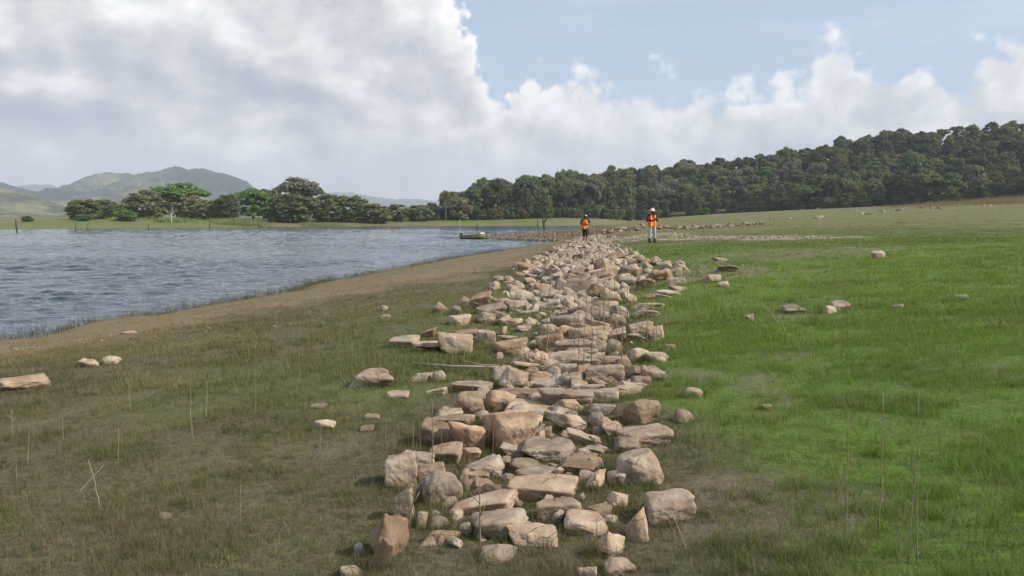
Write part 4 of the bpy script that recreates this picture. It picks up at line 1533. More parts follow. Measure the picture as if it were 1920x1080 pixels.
# trees of the far shore on the left, one by one: centre px, foot py, width px, height px, distance
GF = 'trees on the far shore of the lake'
FARSHORE = [
    (160, 411, 58, 36, 232, 'round', 'olive', 'olive bushy tree at the left end of the far shore clump'),
    (200, 410, 52, 35, 240, 'round', 'mid', 'bushy tree second from the left end of the far shore clump'),
    (236, 410, 42, 28, 246, 'round', 'mid', 'low bushy tree between the left end of the far shore clump and the brown tree'),
    (272, 410, 74, 52, 252, 'round', 'brown', 'brownish bushy tree left of the white bare tree'),
    (336, 408, 120, 62, 268, 'umbrella', 'bright', 'wide bright green spreading tree rising behind the white bare tree'),
    (356, 410, 54, 42, 256, 'round', 'brown', 'brownish tree right beside the white bare tree'),
    (394, 410, 48, 34, 250, 'round', 'olive', 'olive bushy tree right of the white bare tree, before the mountain slope'),
    (430, 406, 48, 42, 246, 'round', 'dark', 'dark round tree left of the bright flat topped tree on the far shore'),
    (476, 405, 66, 50, 256, 'umbrella', 'bright', 'bright green flat topped tree left of the tallest far shore tree'),
    (508, 405, 56, 50, 264, 'round', 'brown', 'tan crowned tree just left of the tallest far shore tree'),
    (564, 404, 92, 68, 272, 'umbrella', 'grey', 'tallest grey green spreading tree of the far shore'),
    (545, 411, 92, 46, 244, 'round', 'mid', 'broad dark olive bushy tree in front of the tallest far shore tree'),
    (618, 410, 66, 44, 250, 'round', 'olive', 'bushy tree right of the tallest far shore tree'),
    (660, 410, 60, 42, 252, 'round', 'mid', 'second bushy tree right of the tallest far shore tree'),
    (704, 411, 62, 28, 252, 'round', 'olive', 'low spreading olive tree at the right of the left far shore clump'),
    (748, 410, 46, 26, 262, 'round', 'olive', 'low tree left end of the sparse shore gap'),
    (786, 410, 50, 26, 266, 'round', 'grey', 'low greyish tree in the middle of the sparse shore gap'),
    (815, 409, 34, 26, 272, 'open', 'grey', 'thin open tree beside the palm on the far shore'),
    (858, 410, 54, 38, 276, 'round', 'brown', 'brown tinged bushy tree right of the palm on the far shore'),
    (55, 417, 20, 12, 214, 'round', 'dark', 'small dark round bush alone on the far left bank'),
    (157, 415, 30, 13, 222, 'round', 'bright', 'bright green bush before the left end of the far shore clump'),
    (240, 411, 34, 17, 226, 'round', 'bright', 'bright green bush before the brown tree of the far shore'),
]
occ = np.full(2000, 9999.0)
for px_, py_, w_, h_, D, k, c, lab in FARSHORE:
    x = (px_ - 960) / F * D
    mpp = D / F
    zb = CAM_Z - (py_ - 405) * mpp
    ok = hgt(x, D)
    hh = h_ * mpp + (zb - ok)
    o = plant_tree(x, D, hh * 1.0, w_ * mpp * 1.18, k, c, lab, GF)
    for ch in o.children:
        if ch.name.startswith('crown'):
            ch.color = [q * 1.2 for q in ch.color[:3]] + [1]

# the bare white tree
D = 224.0
x = (323 - 960) / F * D
o = empty('tree', (x, D, hgt(x, D)))
r6 = random.Random(4)
pieces = [tube([Vector((0, 0, -0.5)), Vector((0.05, 0, 1.6)), Vector((-0.1, 0, 2.9))], [0.26, 0.21, 0.17], 6)]
tw = []
for i in range(16):
    a = r6.uniform(0, 6.28)
    st = Vector((-0.08, 0, r6.uniform(1.5, 2.9)))
    e1 = st + Vector((math.cos(a) * 0.7, math.sin(a) * 0.7, r6.uniform(0.5, 1.0)))
    e2 = e1 + Vector((math.cos(a) * 0.5 + r6.gauss(0, 0.2), math.sin(a) * 0.5, r6.uniform(0.2, 0.9)))
    tw.append(tube([st, e1, e2], [0.09, 0.065, 0.04], 4))
link('trunk', join_mesh('trunk', pieces, M_PALEBARK), o)
link('branches', join_mesh('branches', tw, M_PALEBARK), o)
tag(o, 'bare white dead tree standing before the brownish trees of the far shore', 'tree', GF)

# palm at the far shore
D = 270.0
x = (836 - 960) / F * D
o = empty('palm_tree', (x, D, hgt(x, D)))
link('trunk', join_mesh('trunk', [tube([Vector((0, 0, -0.5)), Vector((0.1, 0, 2.5)), Vector((0, 0, 5.0))], [0.24, 0.19, 0.17], 6)], M_BARK), o)
V, Fc = [], []
for i in range(17):
    a = 6.28 * i / 17 + r6.uniform(-0.15, 0.15)
    el0 = r6.uniform(0.2, 1.3)
    L = r6.uniform(2.2, 3.0)
    prev = None
    for s in range(7):
        t = s / 6
        rr = L * t * math.cos(el0 - 1.3 * t * 0.6)
        zz = 5.0 + L * t * math.sin(el0 - 1.3 * t * 0.8)
        c = Vector((math.cos(a) * rr, math.sin(a) * rr, zz))
        wv = Vector((-math.sin(a), math.cos(a), 0)) * 0.30 * math.sin(math.pi * (0.12 + 0.86 * t))
        b = len(V)
        V += [c - wv - Vector((0, 0, 0.12)), c, c + wv - Vector((0, 0, 0.12))]
        if prev is not None:
            Fc += [(prev, prev + 1, b + 1, b), (prev + 1, prev + 2, b + 2, b + 1)]
        prev = b
me = bpy.data.meshes.new('fronds')
me.from_pydata(V, [], Fc)
me.materials.append(M_LEAF)
c = link('fronds', me, o)
c.color = (0.055, 0.075, 0.035, 1)
tag(o, 'palm with arching fronds at the right part of the far shore', 'palm', GF)

# wooded hill: front row first, then up the slope; trees wholly hidden by nearer ones are left out
zbuf = np.full(2400, 9999.0)


def forest_label(px_, row, kind, colr, tall):
    if px_ < 960:
        where = 'left of the forked snag'
    elif px_ < 1095:
        where = 'above the forked snag'
    elif px_ < 1225:
        where = 'between the two walkers'
    elif px_ < 1420:
        where = 'right of the man in hat'
    elif px_ < 1600:
        where = 'on left slope of wooded hill'
    elif px_ < 1760:
        where = 'on middle slope of wooded hill'
    else:
        where = 'at right end of wooded hill'
    rw = ('front row', 'second rank', 'second rank', 'middle ranks', 'middle ranks', 'upper ranks', 'upper ranks', 'crest', 'crest', 'crest', 'crest')[min(row, 10)]
    return '%s %s tree, %s %s' % (CWORD[colr], KWORD[kind], rw, where)


cand = []
rt = random.Random(99)
for row in range(11):
    x = -30.0 + rt.uniform(0, 6)
    while x < 330:
        foot = float(np.interp(x, HX, HF))
        y = foot + 3 + row * 15.0 + rt.uniform(-5, 5)
        xx = x + rt.uniform(-2, 2)
        x += rt.uniform(7.0, 10.5) * (1.0 if row else 0.85)
        if y > 455:
            continue
        if float(shore_dist(np.array([xx]), np.array([y]))[0]) < 6:
            continue
        px_, py_ = project(xx, y, hgt(xx, y))
        if px_ > 1990 or px_ < 835:
            continue
        cand.append((row, xx, y, px_))
nf = 0
cols_f = ['dark', 'dark', 'mid', 'olive', 'olive', 'grey', 'mid', 'brown', 'dark', 'bright', 'olive', 'grey']
GW = 'trees of the wood and wooded hill'
for row, xx, y, px_ in cand:
    kind = rt.choice(['round', 'round', 'round', 'umbrella', 'tall', 'open', 'round'])
    if row == 0:
        kind = rt.choice(['round', 'round', 'tall', 'round', 'umbrella'])
    colr = rt.choice(cols_f)
    th = rt.uniform(9.0, 13.5) * (1.05 if row == 0 else 0.92)
    if px_ < 1300:
        th *= 1.15
    if px_ < 890:
        th *= 0.72
    tw_ = {'round': rt.uniform(8.5, 12), 'umbrella': rt.uniform(10, 14), 'tall': rt.uniform(6, 8), 'open': rt.uniform(8, 10)}[kind]
    zb = hgt(xx, y)
    top = project(xx, y, zb + th)[1]
    half = tw_ / 2 / y * F
    a, b = int(max(0, px_ - half * 0.7)), int(min(2399, px_ + half * 0.7 + 1))
    if b <= a or np.mean(top < zbuf[a:b] - 3) < 0.25 or nf > 292:
        continue
    zbuf[a:b] = np.minimum(zbuf[a:b], top + 3)
    plant_tree(xx, y, th, tw_, kind, colr, forest_label(px_, row, kind, colr, th > 12), GW, z=zb - 0.3)
    nf += 1
for px_, top, D, w_, kind, colr, lab in (
        (900, 343, 292, 62, 'umbrella', 'grey', 'large grey green spreading tree rising at the left end of the wood'),
        (1285, 308, 400, 56, 'umbrella', 'grey', 'spreading tree highest above the wood right of the man in the hat'),
        (1075, 333, 370, 34, 'open', 'grey', 'thin open crown standing above the wood over the walker in the cap'),
        (1318, 389, 285, 26, 'round', 'bright', 'small bright green bush before the wood right of the man in hat'),
        (1700, 290, 330, 44, 'round', 'bright', 'light green round crown standing out on the right hillside')):
    x = (px_ - 960) / F * D
    zb = hgt(x, D)
    zt = CAM_Z + (405 - top) / F * D
    plant_tree(x, D, max(zt - zb, 2.0), w_ / F * D, kind, colr, lab, GW, z=zb - 0.2)
ub = 0
for i in range(70):
    x = -26 + 250 * i / 70 + rt.uniform(-1.5, 1.5)
    y = float(np.interp(x, HX, HF)) - rt.uniform(0, 3)
    if float(shore_dist(np.array([x]), np.array([y]))[0]) < 3:
        continue
    px_ = project(x, y, hgt(x, y))[0]
    if px_ > 1960:
        continue
    colr = rt.choice(['dark', 'mid', 'olive', 'dark', 'brown'])
    plant_tree(x, y, rt.uniform(3.0, 6.0), rt.uniform(5, 8.5), 'round', colr,
               forest_label(px_, 0, 'round', colr, False).replace(' tree, front row', ' shrub at the foot').replace('bushy ', 'low '), 'shrubs along the foot of the wood', name='shrub')
    ub += 1
print('forest trees', nf, ub)


# ------------------------------------------------------------------ people
def capsule_pts(a, b, ra, rb, sub=2):
    v, _ = ICO[sub]
    a, b = np.array(a, float), np.array(b, float)
    return np.concatenate([v * ra + a, v * rb + b])


def hull_into(bm, pts):
    vs_ = [bm.verts.new(p) for p in pts]
    res = bmesh.ops.convex_hull(bm, input=vs_)
    junk = [g for g in res['geom_interior'] if isinstance(g, bmesh.types.BMVert)]
    bmesh.ops.delete(bm, geom=junk, context='VERTS')


def blob_mesh(name, segs, voxel, m, smooth=2, scale_y=None):
    """segs: (a, b, ra, rb); merged to one continuous surface"""
    bm = bmesh.new()
    for s in segs:
        pts = capsule_pts(*s[:4])
        if len(s) > 4:                       # flatten front to back about the segment axis
            cy = (s[0][1] + s[1][1]) / 2
            pts[:, 1] = cy + (pts[:, 1] - cy) * s[4]
        hull_into(bm, pts)
    me = bpy.data.meshes.new(name)
    bm.to_mesh(me)
    bm.free()
    o = bpy.data.objects.new(name, me)
    COL.objects.link(o)
    rm = o.modifiers.new('r', 'REMESH')
    rm.mode = 'VOXEL'
    rm.voxel_size = voxel
    if smooth:
        sm = o.modifiers.new('s', 'SMOOTH')
        sm.factor = 0.5
        sm.iterations = smooth
    dg = bpy.context.evaluated_depsgraph_get()
    me2 = bpy.data.meshes.new_from_object(o.evaluated_get(dg))
    bpy.data.objects.remove(o)
    bpy.data.meshes.remove(me)
    me2.name = name
    me2.materials.clear()
    me2.materials.append(m)
    for p in me2.polygons:
        p.use_smooth = True
    return me2


M_SKIN = simple_mat('skin', (0.085, 0.045, 0.028), 0.55, 0.08, 20)
M_VEST = simple_mat('orange_vest', (1.0, 0.17, 0.015), 0.7, 0.10, 14)
M_STRIPE = simple_mat('yellow_stripe', (0.95, 0.42, 0.06), 0.45, 0.06, 14)
M_MAROON = simple_mat('maroon_shirt', (0.085, 0.012, 0.018), 0.85, 0.15, 14)
M_NAVY = simple_mat('navy_shirt', (0.030, 0.032, 0.060), 0.85, 0.15, 14)
M_GREYT = simple_mat('grey_trousers', (0.33, 0.35, 0.38), 0.85, 0.22, 9)
M_BLACK = simple_mat('black_cloth', (0.014, 0.016, 0.024), 0.85, 0.2, 12)
M_BOOT = simple_mat('black_rubber', (0.016, 0.015, 0.016), 0.4, 0.1, 12)
M_HAT = simple_mat('pale_hat', (0.74, 0.62, 0.54), 0.85, 0.08, 18)
M_CAP = simple_mat('dark_cap', (0.03, 0.03, 0.035), 0.8, 0.1, 18)
M_WHITE = simple_mat('white_cloth', (0.75, 0.73, 0.70), 0.8, 0.08, 12)
M_EYE = simple_mat('eye_white', (0.7, 0.68, 0.65), 0.3, 0.02, 30)
M_LIP = simple_mat('lips', (0.12, 0.045, 0.04), 0.5, 0.05, 30)
M_HAIR = simple_mat('black_hair', (0.008, 0.007, 0.007), 0.8, 0.1, 40)


def hand_segs(wrist, mid, nrm, s=1.0):
    """palm, four bent fingers of unequal length and a thumb; mid = direction of the fingers"""
    w = Vector(wrist)
    f = Vector(mid).normalized()
    n = Vector(nrm).normalized()
    side = f.cross(n).normalized()
    segs = [(w, w + f * 0.075 * s, 0.024, 0.027), (w + side * 0.018, w + f * 0.075 + side * 0.022, 0.017, 0.018), (w - side * 0.018, w + f * 0.075 - side * 0.022, 0.017, 0.018)]
    for off, L in ((-0.030, 0.055), (-0.010, 0.068), (0.011, 0.074), (0.031, 0.066)):
        k = w + f * 0.088 + side * off
        j = k + (f * 0.75 + n * 0.55).normalized() * L * 0.55
        e = j + (f * 0.15 + n * 0.95).normalized() * L * 0.5
        segs += [(k, j, 0.0095, 0.009), (j, e, 0.009, 0.0075)]
    t0 = w + f * 0.03 + side * 0.032
    t1 = t0 + (side * 0.7 + f * 0.6 + n * 0.3).normalized() * 0.042
    segs += [(t0, t1, 0.013, 0.011), (t1, t1 + (f * 0.8 + n * 0.6).normalized() * 0.03, 0.011, 0.009)]
    return [tuple((tuple(a), tuple(b), ra, rb)) for a, b, ra, rb in segs]


def head_segs(c, yaw=0.0):
    x, y, z = c
    s = [((x, y + 0.012, z + 0.035), (x, y + 0.0, z + 0.055), 0.088, 0.082),          # skull
         ((x, y - 0.022, z - 0.01), (x, y - 0.030, z - 0.075), 0.070, 0.045),          # face and jaw
         ((x, y - 0.092, z + 0.008), (x, y - 0.108, z - 0.022), 0.010, 0.015),         # nose
         ((x - 0.02, y - 0.082, z + 0.028), (x + 0.02, y - 0.082, z + 0.028), 0.014, 0.014),     # brow
         ((x - 0.045, y - 0.062, z - 0.022), (x - 0.03, y - 0.07, z - 0.03), 0.022, 0.02),
         ((x + 0.045, y - 0.062, z - 0.022), (x + 0.03, y - 0.07, z - 0.03), 0.022, 0.02)]
    for sx in (-1, 1):
        s.append(((x + sx * 0.086, y + 0.005, z - 0.022), (x + sx * 0.090, y + 0.012, z + 0.022), 0.014, 0.018))   # ears
    return s


def small_parts(root, c):
    x, y, z = c
    for sx in (-1, 1):
        link('eye', blob_mesh('eye', [((x + sx * 0.032, y - 0.080, z + 0.008), (x + sx * 0.034, y - 0.080, z + 0.008), 0.013, 0.013)], 0.004, M_EYE, 0), root)
    link('mouth', blob_mesh('mouth', [((x - 0.022, y - 0.080, z - 0.060), (x + 0.022, y - 0.080, z - 0.060), 0.009, 0.009)], 0.004, M_LIP, 0), root)


def lathe(prof, n=20, sy=1.0):
    V, Fc = [], []
    for r_, z_ in prof:
        for i in range(n):
            a = 6.2832 * i / n
            V.append((r_ * math.cos(a), r_ * math.sin(a) * sy, z_))
    for j in range(len(prof) - 1):
        for i in range(n):
            a, b = j * n + i, j * n + (i + 1) % n
            Fc.append((a, b, b + n, a + n))
    Fc.append(tuple(range((len(prof) - 1) * n, len(prof) * n)))
    return V, Fc


def box_piece(x0, x1, y0, y1, z0, z1):
    V = [(x, y, z) for z in (z0, z1) for y in (y0, y1) for x in (x0, x1)]
    Fc = [(0, 2, 3, 1), (4, 5, 7, 6), (0, 1, 5, 4), (2, 6, 7, 3), (0, 4, 6, 2), (1, 3, 7, 5)]
    return V, Fc


def person_hat():
    """stands facing the camera, one forearm across the chest; local axes: -y is forward"""
    gx, gy, gz = ground_at(1222, 455)
    root = empty('person', (gx, gy, gz), 0.32)
    tag(root, 'standing person in wide pale sun hat, orange vest, grey trousers and black boots', 'person', 'people walking the shore')
    H = 1.76
    hd = (0.0, -0.02, 1.60)
    shL, shR = Vector((-0.205, 0, 1.42)), Vector((0.205, 0, 1.42))
    elL, wrL = Vector((-0.31, -0.03, 1.15)), Vector((-0.12, -0.25, 1.17))
    elR, wrR = Vector((0.30, -0.02, 1.16)), Vector((0.10, -0.24, 1.27))
    hipL, hipR = Vector((-0.10, 0, 0.92)), Vector((0.10, 0, 0.92))
    knL, knR = Vector((-0.135, -0.03, 0.50)), Vector((0.14, -0.03, 0.50))
    anL, anR = Vector((-0.145, 0.0, 0.09)), Vector((0.16, 0.0, 0.09))
    segs = [((0, 0, 0.95), (0, 0, 1.12), 0.14, 0.13, 0.75), ((0, 0, 1.12), (0, 0, 1.34), 0.14, 0.155, 0.75),
            (shL * 0.75 + Vector((0, 0, 0.355)), shR * 0.75 + Vector((0, 0, 0.355)), 0.075, 0.075),
            ((0, 0.005, 1.42), (0, -0.01, 1.55), 0.058, 0.055)]
    segs += head_segs(hd)
    for sh, el, wr in ((shL, elL, wrL), (shR, elR, wrR)):
        segs += [(sh, el, 0.058, 0.044), (el, wr, 0.043, 0.029)]
    for hp, kn, an in ((hipL, knL, anL), (hipR, knR, anR)):
        segs += [(hp, kn, 0.092, 0.060), (kn + Vector((0, 0.01, 0)), an, 0.058, 0.040), (an, an + Vector((0, -0.13, -0.045)), 0.042, 0.034)]
    segs = [tuple([tuple(s[0]), tuple(s[1])] + list(s[2:])) for s in segs]
    segs += hand_segs(wrL, (0.8, -0.25, 0.15), (0, 1, 0.3)) + hand_segs(wrR, (-0.75, -0.2, -0.1), (0, 1, -0.2))
    link('body', blob_mesh('body', segs, 0.009, M_SKIN, 2), root)
    small_parts(root, hd)
    # maroon long sleeved shirt
    s = [((0, 0, 0.98), (0, 0, 1.14), 0.155, 0.15, 0.78), ((0, 0, 1.14), (0, 0, 1.34), 0.157, 0.168, 0.76), (shL, elL, 0.072, 0.062), (elL, elL * 0.25 + wrL * 0.75, 0.060, 0.048),
         (shR, elR, 0.072, 0.062), (elR, elR * 0.25 + wrR * 0.75, 0.060, 0.048), (shL * 0.8 + Vector((0, 0, 0.28)), shR * 0.8 + Vector((0, 0, 0.28)), 0.082, 0.082),
         ((-0.05, -0.02, 1.45), (0.05, -0.02, 1.45), 0.062, 0.062)]
    s = [tuple([tuple(q[0]), tuple(q[1])] + list(q[2:])) for q in s]
    link('shirt', blob_mesh('shirt', s, 0.012, M_MAROON, 2), root)
    # vest
    v = [((-0.05, 0, 0.92), (-0.05, 0, 1.16), 0.185, 0.165, 0.80), ((0.05, 0, 0.92), (0.05, 0, 1.16), 0.185, 0.165, 0.80), ((0, 0, 1.16), (0, 0, 1.32), 0.185, 0.178, 0.78),
         ((-0.13, 0, 1.40), (0.13, 0, 1.40), 0.085, 0.085)]
    vest = link('vest', blob_mesh('vest', v, 0.012, M_VEST, 2), root)
    st = []
    for xx in (-0.115, 0.115):
        for z0, z1, yy in ((0.86, 1.02, -0.158), (1.02, 1.16, -0.150), (1.16, 1.32, -0.152), (1.32, 1.44, -0.120)):
            st.append(box_piece(xx - 0.030, xx + 0.030, yy - 0.008, yy + 0.05, z0, z1))
    link('reflective_stripe', join_mesh('reflective_stripe', st, M_STRIPE, False), vest)
    link('collar', join_mesh('collar', [box_piece(-0.035, 0.035, -0.150, -0.10, 1.30, 1.455)], M_MAROON, False), vest)
    t = []
    for hp, kn, an in ((hipL, knL, anL), (hipR, knR, anR)):
        t += [(tuple(hp), tuple(kn), 0.112, 0.085), (tuple(kn), tuple(kn * 0.42 + an * 0.58), 0.085, 0.086)]
    t += [((-0.06, 0, 0.96), (0.06, 0, 0.96), 0.125, 0.125, 0.85)]
    link('trousers', blob_mesh('trousers', t, 0.012, M_GREYT, 2), root)
    for an, kn in ((anL, knL), (anR, knR)):
        b = [(tuple(kn * 0.35 + an * 0.65), tuple(an), 0.070, 0.056), (tuple(an), tuple(an + Vector((0, -0.15, -0.045))), 0.056, 0.046), (tuple(an + Vector((0, 0.03, -0.045))), tuple(an + Vector((0, -0.15, -0.055))), 0.042, 0.038)]
        link('boot', blob_mesh('boot', b, 0.010, M_BOOT, 2), root)
    V, Fc = lathe([(0.10, 0.0), (0.20, -0.030), (0.245, -0.018), (0.25, -0.010), (0.20, -0.018), (0.112, 0.012), (0.108, 0.070), (0.098, 0.108), (0.06, 0.125), (0.01, 0.128)], 24)
    hat = link('sun_hat', join_mesh('sun_hat', [(V, Fc)], M_HAT), root, (0, -0.01, 1.665))
    hat.rotation_euler = (0.02, 0.10, 0)
    V, Fc = lathe([(0.113, 0.014), (0.1155, 0.020), (0.113, 0.040), (0.110, 0.042)], 24)
    link('hat_band', join_mesh('hat_band', [(V, Fc)], simple_mat('hat_band', (0.45, 0.36, 0.30))), hat)
    return root


def person_cap():
    """walks towards the camera along the wall, hands together before the belly"""
    gx, gy, gz = 4.72, 52.0, 0.0
    gz = hgt(gx, gy) + 0.10
    root = empty('person', (gx, gy, gz), 0.05)
    tag(root, 'person in dark cap and open orange vest walking on the stones towards the camera', 'person', 'people walking the shore')
    hd = (0.01, -0.06, 1.56)
    shL, shR = Vector((-0.20, -0.01, 1.38)), Vector((0.20, -0.01, 1.38))
    elL, wrL = Vector((-0.29, 0.0, 1.11)), Vector((-0.05, -0.24, 1.08))
    elR, wrR = Vector((0.30, 0.0, 1.12)), Vector((0.12, -0.24, 1.06))
    hipL, hipR = Vector((-0.09, 0, 0.90)), Vector((0.09, 0, 0.90))
    knL, knR = Vector((-0.08, 0.03, 0.48)), Vector((0.085, -0.20, 0.52))
    anL, anR = Vector((-0.045, 0.22, 0.13)), Vector((0.05, -0.22, 0.10))
    segs = [((0, 0, 0.93), (0, 0, 1.10), 0.135, 0.125, 0.75), ((0, 0, 1.10), (0, -0.01, 1.30), 0.135, 0.15, 0.75),
            (shL * 0.75 + Vector((0, 0, 0.345)), shR * 0.75 + Vector((0, 0, 0.345)), 0.075, 0.075), ((0, -0.01, 1.38), (0, -0.04, 1.51), 0.056, 0.053)]
    segs += head_segs(hd)
    for sh, el, wr in ((shL, elL, wrL), (shR, elR, wrR)):
        segs += [(sh, el, 0.055, 0.043), (el, wr, 0.042, 0.028)]
    for hp, kn, an in ((hipL, knL, anL), (hipR, knR, anR)):
        segs += [(hp, kn, 0.090, 0.058), (kn, an, 0.056, 0.038)]
    segs = [tuple([tuple(s[0]), tuple(s[1])] + list(s[2:])) for s in segs]
    segs += hand_segs(wrL, (0.85, -0.3, 0.0), (0, 0.6, 0.6)) + hand_segs(wrR, (-0.85, -0.3, 0.0), (0, 0.6, 0.6))
    link('body', blob_mesh('body', segs, 0.009, M_SKIN, 2), root)
    small_parts(root, hd)
    s = [((0, 0, 0.98), (0, 0, 1.12), 0.15, 0.145, 0.78), ((0, 0, 1.12), (0, -0.01, 1.30), 0.15, 0.162, 0.76), (tuple(shL), tuple(shL * 0.35 + elL * 0.65), 0.072, 0.070),
         (tuple(shR), tuple(shR * 0.35 + elR * 0.65), 0.072, 0.070), (tuple(shL * 0.8 + Vector((0, 0, 0.272))), tuple(shR * 0.8 + Vector((0, 0, 0.272))), 0.080, 0.080)]
    link('shirt', blob_mesh('shirt', s, 0.012, M_NAVY, 2), root)
    v = [((-0.04, 0.0, 0.90), (-0.02, 0, 1.14), 0.178, 0.162, 0.80), ((0.04, 0, 0.90), (0.02, 0, 1.14), 0.178, 0.162, 0.80), ((0, 0, 1.14), (0, -0.01, 1.28), 0.178, 0.172, 0.78),
         ((-0.12, -0.01, 1.36), (0.12, -0.01, 1.36), 0.083, 0.083),
         ((-0.16, -0.02, 1.14), (-0.29, -0.05, 0.96), 0.035, 0.030), ((-0.16, -0.02, 1.0), (-0.33, -0.06, 0.95), 0.05, 0.028)]          # loose flap on one side
    vest = link('vest', blob_mesh('vest', v, 0.012, M_VEST, 2), root)
    st = []
    for xx in (0.09,):
        for z0, z1, yy in ((0.86, 1.00, -0.158), (1.00, 1.14, -0.148), (1.14, 1.29, -0.150), (1.29, 1.40, -0.120)):
            st.append(box_piece(xx - 0.028, xx + 0.028, yy - 0.008, yy + 0.05, z0, z1))
    st.append(box_piece(-0.10, 0.06, -0.160, -0.10, 0.80, 0.98))
    link('reflective_stripe', join_mesh('reflective_stripe', st, M_STRIPE, False), vest)
    t = []
    for hp, kn, an in ((hipL, knL, anL), (hipR, knR, anR)):
        t += [(tuple(hp), tuple(kn), 0.112, 0.088), (tuple(kn), tuple(kn * 0.68 + an * 0.32), 0.086, 0.084)]
    t += [((-0.055, 0, 0.94), (0.055, 0, 0.94), 0.122, 0.122, 0.85)]
    link('trousers', blob_mesh('trousers', t, 0.012, M_BLACK, 2), root)
    for an, dz in ((anL, -0.03), (anR, 0.0)):
        b = [(tuple(an), tuple(an + Vector((0, -0.14, -0.05 + dz))), 0.046, 0.036), (tuple(an + Vector((0, 0.02, -0.045))), tuple(an + Vector((0, -0.14, -0.06 + dz))), 0.036, 0.034)]
        link('shoe', blob_mesh('shoe', b, 0.010, simple_mat('brown_shoe', (0.10, 0.055, 0.035)), 2), root)
    V, Fc = lathe([(0.098, 0.0), (0.100, 0.03), (0.092, 0.065), (0.065, 0.095), (0.02, 0.105), (0.004, 0.106)], 20, 1.08)
    cap = link('cap', join_mesh('cap', [(V, Fc)], M_CAP), root, (0.01, -0.052, 1.585))
    link('cap_peak', blob_mesh('cap_peak', [((-0.05, -0.12, 0.012), (0.05, -0.12, 0.012), 0.035, 0.035), ((-0.03, -0.16, 0.004), (0.03, -0.16, 0.004), 0.022, 0.022)], 0.012, M_CAP, 1), cap)
    link('cap_front', blob_mesh('cap_front', [((0.0, -0.062, 0.055), (0.06, -0.055, 0.05), 0.048, 0.045)], 0.008, M_WHITE, 1), cap)
    return root


person_hat()
person_cap()


